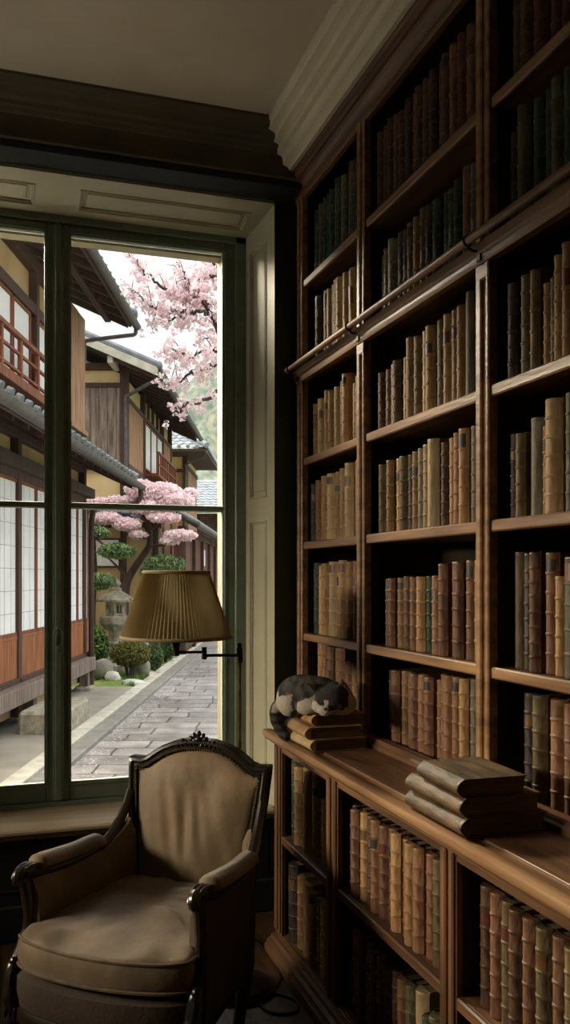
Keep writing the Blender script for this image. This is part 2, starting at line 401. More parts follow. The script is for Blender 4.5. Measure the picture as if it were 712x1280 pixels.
# base moulding, crown
mb = MB(); mb.prism([(1.20, .852), (1.20, .866), (1.207, .872), (1.21, .884), (1.24, .884), (1.24, .852)], fnE, 1.2, 3.56)
mb.box(1.235, 1.22, .852, UB-.015, 3.54, .868, 0)
part(mb, 'base_moulding', W_Y, up)
mb = MB(); mb.prism([(1.24, 3.04), (1.222, 3.04), (1.217, 3.05), (1.217, 3.062), (1.204, 3.068), (1.19, 3.082), (1.186, 3.092), (1.176, 3.094), (1.17, 3.104), (1.17, 3.116), (1.162, 3.12), (1.162, 3.129), (1.54, 3.129), (1.54, 3.11), (1.24, 3.11)], fnE, 1.2, 3.585)
part(mb, 'crown_moulding', W_Y, up)
# cornice rail of the middle level and the ladder rod
mb = MB(); mb.prism([(1.235, 2.262), (1.212, 2.262), (1.208, 2.272), (1.208, 2.284), (1.20, 2.29), (1.196, 2.312), (1.206, 2.317), (1.235, 2.317)], fnE, 1.2, 3.56)
part(mb, 'rail_moulding', M_EDGE, up)
rail = thing('ladder_rail', 'slim wooden ladder rail running along the bookcase front', 'rail', (1.17, 2.4, 2.31))
mb = MB(); mb.tube([(1.172, 1.1, 2.318), (1.172, 2.4, 2.318), (1.172, 3.555, 2.318)], .011, 12); mb.ell((1.172, 3.558, 2.318), (.014, .012, .014))
part(mb, 'rod', M_EDGE, rail)
for a, b in ST:
    c = (a+b)/2; mb = MB()
    mb.tube([(1.205, c, 2.296), (1.19, c, 2.294), (1.178, c, 2.298), (1.172, c, 2.304)], .004, 8)
    mb.tube([(1.172+.0125*math.cos(t*PI/6), c, 2.318+.0125*math.sin(t*PI/6)) for t in range(12)], .003, 6, loop=True)
    mb.lathe([(0, -.004), (.016, -.004), (.016, .004), (0, .004)], 14, (0, 0, 0)) if False else None
    mb.box(1.203, c-.012, 2.268, 1.21, c+.012, 2.30, .003)
    part(mb, 'bracket', M_DMET, rail)
# case carried to the floor beyond the low cupboard's end
# ------------------------------------------------------------------ low bookcase under the ledge
LF = 1.0
LS = [(3.12, 3.19), (2.548, 2.632), (1.799, 1.869), (1.13, 1.20)]
low = thing('low_bookcase', 'low dark oak bookcase carrying the ledge', 'bookcase', (1.25, 2.2, 0))
mb = MB(); mb.box(UB-.06, 1.13, .03, UB, 3.56, .80, 0); part(mb, 'back_panel', W_DK, low)
mb = MB(); mb.box(UF+.02, 3.19, 0, UB-.06, 3.56, .80, .002); part(mb, 'end_panel', W_DK, low)
for a, b in LS:
    c = (a+b)/2; e_ = a if a > 3 else None
    mb = MB(); mb.box(LF+.014, c-.018, .075, UB-.06, c+.018, .80, .002)
    if a > 3: mb.box(LF+.014, b-.012, .03, UB-.06, b, .80, .001)
    s_ = part(mb, 'upright', W_DK, low)
    mb = MB(); mb.box(LF+.004, a, .075, LF+.022, b, .80, .002)
    mb.box(LF-.005, a+.004, .09, LF+.01, a+.018, .79, .004).box(LF-.005, b-.03, .09, LF+.01, b-.004, .79, .004)
    sub(mb, 'face_moulding', W_Z, s_, low)
for i in range(3):
    y1 = LS[i][0]+.016; y0 = LS[i+1][1]-.016
    for z in (.085, .457):
        mb = MB(); mb.box(LF+.014, y0, z-.028, UB-.06, y1, z, .002); sh = part(mb, 'shelf', W_Y, low)
        mb = MB(); mb.box(LF+.003, LS[i+1][1], z-.03, LF+.016, LS[i][0], z+.001, .004); sub(mb, 'shelf_edge', W_Y, sh, low)
mb = MB(); mb.box(LF, 1.13, 0, LF+.03, 3.19, .075, .002)
mb.prism([(1.01, 0), (.962, 0), (.962, .03), (.968, .036), (.972, .05), (.985, .056), (.99, .068), (1.01, .072)], fnE, 1.13, 3.2)
part(mb, 'plinth', W_Y, low)
mb = MB(); mb.box(LF+.006, 1.13, .77, LF+.03, 3.19, .802, .003); part(mb, 'top_rail', W_Y, low)
# ledge
led = thing('ledge', 'continuous polished oak ledge between low and tall bookcases', 'ledge', (1.2, 2.2, .80))
mb = MB(); mb.box(.985, 1.13, .802, UB-.005, 3.205, .845, .002); mb.box(1.2, 3.205, .802, UB-.005, 3.565, .845, .002); mb.box(1.02, 1.13, .844, UB-.005, 3.19, .8515, .001)
mb.box(1.2, 3.19, .844, UB-.005, 3.56, .8515, .001)
part(mb, 'board', W_Y, led)
prof = [(1.0, .802), (.985, .802), (.982, .81), (.972, .812), (.966, .82), (.958, .826), (.955, .838), (.958, .847), (.966, .85), (.99, .85), (.996, .8465), (1.02, .8465), (1.02, .83), (1.0, .83)]
mb = MB(); mb.prism(prof, fnE, 1.13, 3.21); part(mb, 'nosing', M_EDGE, led)

# ------------------------------------------------------------------ books
PAL = {  # colour name : (base, worn)
 'tan': ('#7d5c3a', '#ab8a5e'), 'pale tan': ('#937450', '#bb9c70'), 'russet': ('#694730', '#946d4c'), 'chestnut': ('#553726', '#886348'),
 'dark brown': ('#3b261a', '#735133'), 'olive brown': ('#4e3f28', '#7c6743'), 'dark green': ('#1e2f25', '#4e5a41'), 'grey green': ('#464230', '#706a4c'),
 'maroon': ('#43201a', '#6f4634'), 'buff': ('#9c8460', '#bfa77e'), 'grey': ('#57503f', '#877c66'), 'black brown': ('#271e19', '#5d4b3c'), 'mottled brown': ('#3f301e', '#735a3a')}
LEA = {}
def leather(c):
    if c not in LEA:
        a, b = PAL[c]
        LEA[c] = (M('leather_'+c.replace(' ', '_'), a, b, 26, (1, 1, .35), rough=.62, bump=.4, bscale=70, rnd=.3, lo=.40, hi=.76, spec=.35),
                  M('worn_'+c.replace(' ', '_'), a, b, 30, rough=.5, bump=.2, bscale=90, rnd=.2, lo=.4, hi=.8, spec=.35))
    return LEA[c]
M_PAGES = M('page_edges', '#4d3f2b', '#6d5c40', 20, (1, 18, .6), rough=.9, bump=.3, bscale=60)
M_LABEL = [M('title_panel_red', '#3d1712', '#5a271b', 30, rough=.5), M('title_panel_dark', '#1b1512', '#2e231a', 30, rough=.5), M('title_panel_brown', '#4f341d', '#6d4b2b', 40, rough=.45)]
def book_meshes(t, h, d, bands, rng):
    """spine towards -x, thickness along y, base centre of the spine at the origin"""
    bul = min(.45*t, .024); A = 9
    def arc(off, z, sag=0.):
        out = []
        for k in range(A):
            a = -1+2*k/(A-1); out.append((-bul*math.cos(a*PI/2)**.8*(1 if abs(a) < .999 else 0)-off*(1-abs(a)**6)+sag, a*(t/2+off*.25), z))
        return out
    zs = [(0, -.0012), (.004, .0008), (.011, 0)]; bz = []
    if bands:
        for i in range(bands):
            z = h*(i+1)/(bands+1)*rng.uniform(.985, 1.015)-.004*(i == bands-1); bz.append(z)
            zs += [(z-.0042, 0), (z-.0020, .0020), (z+.0020, .0020), (z+.0042, 0)]
    else: zs += [(h*.33, 0), (h*.66, 0)]
    dip = rng.uniform(.0, .0035)
    zs += [(h-.011, 0), (h-.004-dip, .0012), (h-dip, -.0008)]
    mb = MB(); rings = []
    for z, off in zs:
        r = arc(off, z); rings.append(r+[(.004, t/2-.001, z), (.004, -t/2+.001, z)])
    mb.loft(rings)
    nr = len(rings[0]); 
    for i, (z, off) in enumerate(zs[:-1]):
        if off > .001 or zs[i+1][1] > .001:
            for j in range(nr): mb.m[i*nr+j] = 1
    b = .0028
    mb.box(0, t/2-b, 0, d, t/2, h, .0008); mb.box(0, -t/2, 0, d, -t/2+b, h, .0008)
    mb.mi = 0
    pg = MB(); pg.box(.002, -t/2+b*.9, .004, d-.005, t/2-b*.9, h-.005, .001)
    lb = None
    if bands >= 3 and rng.random() < .4:
        lb = MB(); z0, z1 = bz[-2]+.006, bz[-1]-.006
        if rng.random() < .3: z0, z1 = bz[-1]+.006, h-.016
        r0 = [Vector(p)+Vector((-.0006, 0, 0)) for p in arc(.0003, z0)[1:-1]]; r1 = [Vector((p.x, p.y, z1)) for p in r0]
        k0 = [p+Vector((.0016, 0, 0)) for p in r0][::-1]; k1 = [p+Vector((.0016, 0, 0)) for p in r1][::-1]
        lb.loft([r0+k0, r1+k1])
    return mb, pg, lb
ORD = 'first second third fourth fifth sixth seventh eighth ninth tenth eleventh twelfth thirteenth fourteenth fifteenth sixteenth seventeenth eighteenth nineteenth twentieth'.split()
FITS = []
def make_book(x, y, z, t, h, d, colour, bands, label, group, lean=0., rng=random):
    mb, pg, lb = book_meshes(t, h, d, bands, rng)
    o = mb.build('book', leather(colour)); o.location = (x, y, z)
    o.rotation_euler = (lean, 0, rng.uniform(-.012, .012))
    tag(o, label, 'book', group)
    pg.build('page_block', M_PAGES, o)
    if lb: lb.build('title_panel', rng.choice(M_LABEL), o)
    return o
def row(y1, y0, z, x, items, shelf, group, seed, d=.165, gap=.0):
    """items: far to near (left to right in the view): (relative thickness, height, colour, bands)"""
    rng = random.Random(seed)
    tot = sum(i[0] for i in items if i[0] > 0)+sum(-i[0] for i in items if i[0] < 0); sc = (y1-y0)/tot
    y = y1; n = 0
    for it in items:
        t = abs(it[0])*sc
        if it[0] > 0:
            hh = it[1]*rng.uniform(.988, 1.012); bd = it[3] if len(it) > 3 else 5
            lab = f"{it[2]} {'smooth' if bd == 0 else 'banded'} book, {ORD[n]} from left, {shelf}"
            make_book(x+rng.uniform(-.010, .012), y-t/2, z+.0015, t*(.84 if 'narrow' in shelf else .905), hh, d*rng.uniform(.92, 1.05), it[2], bd, lab, group, 0, rng)
            n += 1
        y -= t
def mix(n, h, cols, seed, var=.01, tv=.22, bands=(5, 5, 4, 5, 6), hs=None):
    rng = random.Random(seed); out = []
    for i in range(n):
        hh = hs[i] if hs else h+rng.uniform(-var, var)
        out.append((1+rng.uniform(-tv, tv), hh, rng.choice(cols), rng.choice(bands)))
    return out
XU = 1.268
DG = ['dark green', 'dark green', 'black brown', 'dark green', 'grey green']
TN = ['tan', 'pale tan', 'tan', 'olive brown', 'russet', 'buff', 'pale tan']
BR = ['chestnut', 'dark brown', 'russet', 'chestnut', 'tan', 'olive brown']
B1 = (3.475, 2.915); B2 = (2.80, 2.088); B3 = (1.955, 1.56)
names = ['top shelf, {}', 'second shelf from top, {}', 'third shelf from top, {}', 'fourth shelf from top, {}', 'fifth shelf from top, {}', 'sixth shelf from top, {}']
def R(bay, k, items, seed, y=None, z=None):
    y1, y0 = y or {'narrow bay': B1, 'middle bay': B2, 'right bay': B3}[bay]
    zz = z if z is not None else [2.69, 2.315, 1.935, 1.58, 1.195, .868][k]
    row(y1, y0, zz, XU+(.016 if k == 5 else 0), items, names[k].format(bay), 'books on the '+names[k].format(bay), seed)
R('narrow bay', 0, mix(12, .292, ['dark green', 'dark green', 'black brown', 'grey green'], 1, .006), 1)
R('narrow bay', 1, mix(12, .285, ['tan', 'pale tan', 'grey green', 'buff', 'pale tan'], 2, .005, bands=(4, 5, 3)), 2)
R('narrow bay', 2, [(1, .225, 'tan', 5), (1, .235, 'buff', 5), (1, .23, 'pale tan', 4), (.7, .25, 'buff', 5), (1, .24, 'tan', 5), (1, .25, 'buff', 4), (1, .262, 'tan', 5), (.9, .275, 'pale tan', 5), (-.6, 0), (1, .225, 'pale tan', 5), (.9, .24, 'tan', 4), (1, .262, 'buff', 5)], 3)
R('narrow bay', 3, [(.9, .245, 'black brown', 5), (1, .25, 'russet', 5), (1.2, .262, 'tan', 6), (1.2, .268, 'buff', 5), (.9, .268, 'tan', 5), (1.1, .272, 'pale tan', 5), (1.2, .28, 'buff', 5), (1, .285, 'pale tan', 5), (1, .287, 'tan', 5)], 4)
R('narrow bay', 4, [(1, .298, 'dark green', 5), (.25, 0, 'tan', 3)][:1]+[(-.25, 0), (.9, .29, 'pale tan', 5), (1, .292, 'tan', 5), (1.2, .295, 'buff', 5), (1, .296, 'tan', 5), (1, .297, 'pale tan', 5), (1, .298, 'tan', 5), (.9, .299, 'russet', 5), (1, .30, 'russet', 4)], 5)
R('narrow bay', 5, [(1, .285, 'tan', 5), (1, .285, 'russet', 5), (1.2, .28, 'dark brown', 5), (1.5, .28, 'russet', 5), (-.8, 0), (1, .24, 'russet', 5), (1, .24, 'tan', 5), (1, .265, 'dark brown', 5), (.9, .265, 'tan', 4)], 6)
R('middle bay', 0, mix(16, .288, ['dark brown', 'maroon', 'chestnut', 'black brown', 'dark brown'], 7, .008), 7)
R('middle bay', 1, [(1, .235, 'grey green', 4), (1.2, .24, 'olive brown', 5), (1.4, .255, 'grey', 5), (1.1, .255, 'black brown', 5), (1, .25, 'grey green', 5), (1.1, .255, 'olive brown', 4), (1, .258, 'tan', 5), (1, .262, 'olive brown', 5), (1, .262, 'black brown', 5), (1, .258, 'dark green', 6), (1, .262, 'dark green', 6), (1.1, .258, 'dark green', 5), (1, .266, 'dark green', 6), (1.2, .28, 'chestnut', 0), (1, .27, 'grey green', 6), (1, .265, 'olive brown', 5)], 8)
R('middle bay', 2, [(1, .205, 'dark brown', 5), (.9, .21, 'olive brown', 5), (1, .215, 'tan', 5), (1, .215, 'olive brown', 4), (1, .22, 'pale tan', 4), (1.1, .265, 'tan', 3), (1, .262, 'olive brown', 5), (.8, .265, 'buff', 5), (1.1, .268, 'tan', 5), (1.1, .275, 'olive brown', 5), (.9, .272, 'pale tan', 5), (.9, .272, 'tan', 5), (.9, .275, 'tan', 5), (1.2, .302, 'olive brown', 0), (-.25, 0), (1.1, .30, 'tan', 5)], 9)
R('middle bay', 3, [(1, .24, 'olive brown', 4), (.8, .24, 'russet', 5), (1, .245, 'tan', 5), (.9, .248, 'pale tan', 5), (1.1, .25, 'olive brown', 5), (1, .25, 'dark brown', 5), (1, .255, 'tan', 5), (1, .258, 'grey', 5), (1.2, .262, 'pale tan', 5), (1.4, .272, 'buff', 0), (.8, .258, 'dark brown', 6), (1, .262, 'tan', 5), (1, .268, 'russet', 5), (1.1, .272, 'tan', 4), (1.2, .27, 'olive brown', 5), (1, .262, 'pale tan', 5)], 10)
R('middle bay', 4, [(-1.2, 0), (1, .232, 'olive brown', 5), (.9, .234, 'russet', 5), (1, .236, 'tan', 5), (1, .237, 'chestnut', 5), (.8, .237, 'black brown', 5), (.9, .237, 'russet', 5), (1.1, .238, 'tan', 5), (1, .238, 'dark green', 5), (.7, .238, 'chestnut', 5), (1.1, .24, 'russet', 5), (1.1, .28, 'chestnut', 5), (1, .28, 'chestnut', 5), (1, .281, 'dark brown', 5), (1.1, .282, 'chestnut', 5), (-.1, 0), (.9, .282, 'tan', 4), (1, .282, 'russet', 5)], 11)
R('middle bay', 5, [(-.9, 0), (1, .245, 'black brown', 5), (1.1, .248, 'russet', 5), (1, .25, 'tan', 5), (1.1, .25, 'chestnut', 5), (1, .25, 'chestnut', 5), (1.2, .252, 'russet', 5), (1.1, .252, 'chestnut', 5), (.8, .25, 'tan', 5), (1, .272, 'chestnut', 5), (1, .272, 'russet', 5), (1, .272, 'russet', 5), (1, .272, 'tan', 5), (1.1, .272, 'grey', 5), (-.75, 0), (1.1, .275, 'russet', 5)], 12)
R('right bay', 0, mix(8, .30, ['maroon', 'dark brown', 'maroon', 'black brown'], 13, .008), 13, (1.97, 1.56))
R('right bay', 1, [(.8, .27, 'black brown', 5), (-.4, 0), (1.2, .30, 'grey green', 5), (1.1, .30, 'dark green', 5), (.9, .295, 'dark green', 5), (1, .30, 'grey green', 5), (1.1, .30, 'dark green', 5), (1.1, .30, 'dark green', 5), (1, .30, 'dark green', 5), (1, .30, 'grey green', 5)], 14, (1.985, 1.56))
R('right bay', 2, [(-.6, 0), (.9, .25, 'black brown', 5), (1.1, .26, 'olive brown', 5), (.9, .262, 'olive brown', 4), (.75, .215, 'tan', 5), (.75, .22, 'grey green', 5), (.9, .255, 'tan', 6), (.9, .275, 'tan', 4), (1.8, .285, 'grey', 3), (1, .28, 'tan', 5), (1, .28, 'dark brown', 5)], 15, (2.0, 1.55))
R('right bay', 3, [(-.5, 0), (.9, .22, 'black brown', 5), (.9, .215, 'olive brown', 4), (1.4, .245, 'grey', 0), (.6, .22, 'tan', 6), (1.5, .275, 'pale tan', 5), (.9, .28, 'grey', 5), (1.2, .29, 'buff', 5), (1.4, .28, 'tan', 5), (1, .28, 'dark brown', 5)], 16, (2.0, 1.55))
R('right bay', 4, [(-.4, 0), (1, .30, 'olive brown', 0), (.9, .295, 'black brown', 6), (.95, .295, 'dark brown', 7), (1.1, .297, 'russet', 5), (.9, .24, 'tan', 4), (1.6, .285, 'grey green', 4), (-.2, 0), (1.7, .335, 'russet', 7), (1.2, .32, 'chestnut', 5)], 17, (1.985, 1.53))
R('right bay', 5, [(-.8, 0), (1, .27, 'black brown', 5), (1.1, .27, 'olive brown', 5), (1.2, .268, 'russet', 5), (1.1, .27, 'chestnut', 5), (1.2, .27, 'russet', 5), (1.2, .27, 'russet', 5), (1.1, .275, 'chestnut', 5)], 18, (1.985, 1.53))
# low bookcase
def L(bay, lvl, items, seed, y):
    sh = f"{'upper' if lvl else 'lower'} shelf below the ledge, {bay}"
    row(y[0], y[1], .457 if lvl else .085, 1.045, items, sh, 'books on the '+sh, seed, d=.20)
L('narrow bay', 1, [(1, .30, 'dark green', 5), (.4, 0, 'tan')][:1]+[(-.15, 0), (1, .285, 'pale tan', 5), (.8, .29, 'buff', 5), (.7, .285, 'pale tan', 0), (1.3, .295, 'tan', 6), (-.15, 0), (.7, .22, 'pale tan', 5), (.7, .225, 'buff', 5), (.7, .23, 'tan', 5), (.7, .23, 'pale tan', 4)], 21, (3.10, 2.65))
L('narrow bay', 0, [(1.3, .285, 'black brown', 5), (1, .265, 'tan', 4), (1.3, .26, 'pale tan', 0), (1, .255, 'tan', 5), (.7, .25, 'grey', 6), (1, .25, 'pale tan', 6), (1, .25, 'tan', 5)], 22, (3.10, 2.66))
L('middle bay', 1, [(.8, .262, 'black brown', 5)]+[(1, .265+.0005*i, c, 5) for i, c in enumerate(['chestnut', 'tan', 'dark brown', 'russet', 'chestnut', 'dark brown', 'tan', 'russet', 'tan', 'russet', 'chestnut', 'olive brown', 'tan'])], 23, (2.53, 1.885))
L('middle bay', 0, [(.8, .262, 'black brown', 5)]+[(1, .262, c, b) for c, b in [('chestnut', 5), ('dark brown', 5), ('russet', 5), ('olive brown', 5), ('chestnut', 5), ('dark brown', 5), ('chestnut', 5), ('russet', 5), ('grey green', 6)]]+[(1.3, .275, 'buff', 0), (.8, .225, 'grey green', 5), (1.2, .25, 'grey green', 5), (1, .22, 'dark brown', 5)], 24, (2.53, 1.885))
L('right bay', 1, [(-.3, 0)]+[(1, .275+.002*math.sin(i*2.3), c, 5) for i, c in enumerate(['dark brown', 'chestnut', 'olive brown', 'dark brown', 'chestnut', 'olive brown', 'chestnut', 'olive brown', 'chestnut'])], 25, (1.78, 1.33))
# ------------------------------------------------------------------ lying books
def lying(x, y0, y1, z, t, w, colour, bands, label, group, rz=0., seed=1):
    """spine towards the room, its length along y, lying flat; near end y0"""
    rng = random.Random(seed)
    mb, pg, lb = book_meshes(t, y1-y0, w, bands, rng)
    o = mb.build('book', leather(colour)); tag(o, label, 'book', group)
    o.rotation_euler = (PI/2, 0, rz); o.location = (x, y1, z+t/2)
    p = pg.build('page_block', M_PAGES, o)
    return o
t_ = .040
g = 'books stacked under the cat'
lying(.985, 2.712, 2.94, .852, t_, .19, 'buff', 0, 'pale tan book at the bottom of the stack under the cat', g, 0.02, 1)
lying(.978, 2.715, 2.95, .852+t_+.0005, t_+.001, .185, 'pale tan', 0, 'pale tan book in the middle of the stack under the cat', g, -.02, 2)
lying(.992, 2.728, 2.925, .852+2*t_+.002, t_-.002, .18, 'tan', 0, 'brown book on top of the stack, directly under the cat', g, .03, 3)
g = 'large books stacked on the ledge'
lying(.985, 1.712, 1.995, .852, .043, .205, 'mottled brown', 0, 'mottled brown book at the bottom of the stack in front of the middle bay', g, 0., 4)
lying(.982, 1.715, 1.985, .8955, .044, .19, 'mottled brown', 0, 'mottled brown book in the middle of the stack in front of the middle bay', g, .015, 5)
lying(.984, 1.712, 1.925, .940, .043, .155, 'mottled brown', 0, 'dark mottled book on top of the stack in front of the middle bay', g, -.03, 6)
# ------------------------------------------------------------------ armchair
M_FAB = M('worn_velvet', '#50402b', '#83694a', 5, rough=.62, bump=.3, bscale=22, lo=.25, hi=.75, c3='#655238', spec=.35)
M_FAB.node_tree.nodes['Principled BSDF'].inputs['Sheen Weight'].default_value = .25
M_FABD = M('dark_shaded_velvet', '#2c1f15', '#3e2d1e', 6, rough=.8, bump=.2, bscale=60)  # dark outside velvet, with the apron's shade put into the colour
M_CHW = M('chair_frame_wood', '#14100b', '#261c12', 10, rough=.3, bump=.08, spec=.6)
M_PIPE = M('piping_cord', '#4d3d28', '#66523a', 30, rough=.7)
M_NAIL = M('nail_heads', '#4e4532', '#766847', 40, rough=.4, metal=.7)
ch = thing('armchair', 'old brown velvet armchair with carved dark frame in front of the window', 'armchair', (0, 0, 0))
def prt(mb, name, m, label=None, **k): return part(mb, name, m, ch, label, **k)
def sbt(mb, name, m, p, label=None, **k): return sub(mb, name, m, p, ch, label, **k)
def lean(z): return .262+max(0, z-.34)*.178           # y of the back's face plane
def smooth(pts, n=6, loop=False):
    P = [Vector(p) for p in pts]; out = []; N = len(P)
    for i in range(N if loop else N-1):
        p0, p1, p2, p3 = (P[(i-1) % N], P[i], P[(i+1) % N], P[(i+2) % N]) if loop else (P[max(i-1, 0)], P[i], P[i+1], P[min(i+2, N-1)])
        for k in range(n):
            t = k/n; out.append(.5*((2*p1)+(-p0+p2)*t+(2*p0-5*p1+4*p2-p3)*t*t+(-p0+3*p1-3*p2+p3)*t**3))
    if not loop: out.append(P[-1])
    return out
# seat outline (front bowed), anticlockwise from front centre
def seat_outline(k=0., n=10):
    h = [(0, -.345-k), (.10, -.338-k), (.19, -.318-k), (.25+k*.6, -.288-k*.6), (.268+k, -.25), (.262+k, -.12), (.245+k, .05), (.225+k, .18), (.205+k, .255+k), (.10, .262+k), (0, .262+k)]
    p = h+[(-x, y) for x, y in h[-2:0:-1]]
    return smooth([(x, y, 0) for x, y in p], 4, True)
def ringz(k, z, bow=0.): return [(p.x, p.y, z+bow) for p in seat_outline(k)]
# seat rail: upholstered apron and carved wood
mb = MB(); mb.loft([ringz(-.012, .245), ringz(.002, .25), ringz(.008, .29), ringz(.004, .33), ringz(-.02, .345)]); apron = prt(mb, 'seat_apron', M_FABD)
mb = MB(); mb.loft([ringz(-.03, .205), ringz(.004, .205), ringz(.014, .215), ringz(.014, .235), ringz(.006, .252), ringz(-.03, .252)]); prt(mb, 'seat_rail', M_CHW)
# cushion
def cush():
    mb = MB(); base = seat_outline(-.004); c = Vector((0, -.03, 0)); rings = []
    def rg(sc, z, dz=0):
        out = []
        for p in base:
            q = c+(p-c)*sc; w = noise.noise(Vector((q.x*9, q.y*7, z*4+3)))*.006+noise.noise(Vector((q.x*13+q.y*9, q.y*22-q.x*8, 7)))*.0042
            out.append((q.x, q.y, z+dz*w*1.))
        return out
    rings += [rg(.93, .345), rg(.99, .352), rg(1.012, .375), rg(1.014, .405), rg(.998, .428), rg(.985, .436)]
    for sc in (.95, .88, .78, .66, .54, .42, .30, .18, .08): rings.append(rg(sc, .437+.030*(1-sc**2)**.8, 2.4))
    rings.append([(0.001*math.cos(2*PI*i/len(base)), -.03+.001*math.sin(2*PI*i/len(base)), .468) for i in range(len(base))])
    mb.loft(rings); return mb
cu = prt(cush(), 'seat_cushion', M_FAB, sharp=60)
mb = MB(); mb.tube([(p.x*.994, (p.y+.03)*.994-.03, .4335) for p in seat_outline(-.004)], .0052, 6, loop=True); sbt(mb, 'piping', M_PIPE, cu)
mb = MB(); mb.tube([(p.x*1.006, (p.y+.03)*1.006-.03, .360) for p in seat_outline(-.004)], .005, 6, loop=True); sbt(mb, 'piping', M_PIPE, cu)
# legs
for sx in (-1, 1):
    mb = MB(); mb.tube(smooth([(sx*.262, -.262, .25), (sx*.272, -.278, .20), (sx*.268, -.283, .14), (sx*.258, -.268, .07), (sx*.262, -.275, .02), (sx*.265, -.285, .0)], 5),
                       [.034]*3+[.036]*4+[.032]*5+[.026]*5+[.019]*4+[.017]*2+[.02]*3, 12)
    mb.ell((sx*.266, -.292, .225), (.022, .012, .028)); mb.ell((sx*.264, -.284, .012), (.024, .026, .013))
    for q in (-1, 0, 1): mb.ell((sx*.266+q*.014, -.305, .235-.006*abs(q)), (.006, .006, .02), 8, 6)
    prt(mb, 'leg', M_CHW)
for sx in (-1, 1):
    mb = MB(); mb.tube(smooth([(sx*.212, .25, .26), (sx*.206, .252, .18), (sx*.196, .244, .09), (sx*.187, .238, 0)], 5), [.027]*5+[.024]*5+[.02]*6, 10)
    prt(mb, 'leg', M_CHW)
# back frame: outline of half the back (x, z)
half_o = [(.214, .22), (.222, .45), (.236, .58), (.249, .70), (.256, .79), (.2565, .815), (.252, .818), (.212, .816), (.192, .822), (.168, .840), (.135, .860), (.095, .876), (.05, .886), (0, .889)]
def outline(off, lo=None):
    P = [Vector((x, z)) for x, z in half_o]; out = []
    for i, p in enumerate(P):
        a = P[max(i-1, 0)]; b = P[min(i+1, len(P)-1)]; d = (b-a).normalized(); n_ = Vector((-d.y, d.x))
        if n_.dot(Vector((0, .6))-p) < 0: n_ = -n_
        if i == len(P)-1: n_ = Vector((0, -1))
        out.append(p+n_*off)
    return out
O = outline(0); I = outline(.036); I[0] = Vector((I[0].x, .22))
I[4] = Vector((.2195, .765)); I[5] = Vector((.2195, .778)); I[6] = Vector((.217, .781)); I[7] = Vector((.205, .780))
full = lambda A: [(-p.x, p.y) for p in A]+[(p.x, p.y) for p in A[-2::-1]]
Of, If = full(O), full(I)
mb = MB(); rings = []
def pt(x, z, dy): return (x, lean(z)+dy, z)
for (ox, oz), (ix_, iz) in zip(Of, If):
    mid = lambda t: (ox+(ix_-ox)*t, oz+(iz-oz)*t)
    r = []
    for t, dy in ((0, .022), (0, -.012), (.12, -.021), (.35, -.024), (.5, -.017), (.62, -.016), (.8, -.021), (.95, -.018), (1, -.008), (1, .022)):
        x, z = mid(t); r.append(pt(x, z, dy))
    rings.append(r)
mb.loft(rings); bf = prt(mb, 'back_frame', M_CHW)
# crest carving: leaf scrolls running down from the centre
mb = MB(); rr = random.Random(5)
for sx in (-1, 1):
    for i in range(5):
        t = i/4; x = sx*(.010+t*.062); zz = [p for p in O]
        # height of the outer outline at |x|
        ax = abs(x); z0 = .889-.0325*(ax/.135)**2 if ax < .14 else .858-(ax-.14)*.62
        k = .9-.5*t
        R_ = Matrix.Rotation(-sx*(.5+.5*t), 3, 'Y')
        mb.ell((x, lean(z0)-.016, z0-.008+.012*k*(i % 2)), (.016*k, .010, .007*k+.003), 8, 6, R_)
        mb.ell((x+sx*.004, lean(z0)-.020, z0-.017), (.011*k, .008, .005), 8, 6, R_)
for q in (-1, 0, 1):
    mb.ell((q*.012, lean(.9)-.014, .902-.006*abs(q)), (.008, .010, .015), 8, 8, Matrix.Rotation(q*.6, 3, 'Y'))
mb.ell((0, lean(.9)-.024, .888), (.013, .008, .010), 10, 8)
sbt(mb, 'crest_carving', M_CHW, bf)
mb = MB(); In = [Vector(p) for p in If]
for i in range(len(In)-1):
    a, b = In[i], In[i+1]
    if a.y < .46 or b.y < .46: continue
    n_ = max(1, int((b-a).length/.0085))
    for j in range(n_):
        p = a.lerp(b, j/n_); mb.ell(pt(p.x*1.012, p.y+.004*(1 if abs(p.x) < .2 else 0), -.0215), (.0036, .003, .0036), 6, 4)
sbt(mb, 'nailhead_trim', M_NAIL, bf)
# upholstered back
def ztop(x):
    x = abs(x)
    if x > .205: return .779
    best = .779
    for i in range(7, len(I)-1):
        a, b = I[i], I[i+1]
        if b.x <= x <= a.x and a.x > b.x: best = a.y+(b.y-a.y)*(a.x-x)/(a.x-b.x)
    return best
def hw(z):
    for i in range(len(I)-1):
        a, b = I[i], I[i+1]
        if a.y <= z <= b.y and b.y > a.y: return a.x+(b.x-a.x)*(z-a.y)/(b.y-a.y)
    return .2195
mb = MB(); NX, NZ = 40, 40; g = []
for j in range(NZ+1):
    t = j/NZ; rw = []
    for i in range(NX+1):
        s_ = -1+2*i/NX; x0 = s_*.2195; zt = ztop(x0); z = .37+(zt-.37)*t
        x = s_*min(hw(min(z, .765)), .2195)+.001*s_
        e_ = (1-abs(s_)**4)*(1-t**6); b_ = .010+.040*e_**.7*(1-.35*t)
        wv = noise.noise(Vector((x*9, z*5, 1)))*.012*e_+noise.noise(Vector((x*30+z*6, z*5, 5)))*.0045*e_
        f_ = math.exp(-((x+.02+.10*(z-.6))/.017)**2)*math.exp(-((z-.60)/.10)**2)*-.012+math.exp(-((x-.012+.10*(z-.6))/.014)**2)*math.exp(-((z-.62)/.09)**2)*.007
        rw.append(pt(x, z, -b_-wv-f_))
    g.append(rw)
vs_ = [p for r in g for p in r]; W = NX+1
fs_ = [(j*W+i, j*W+i+1, (j+1)*W+i+1, (j+1)*W+i) for j in range(NZ) for i in range(NX)]
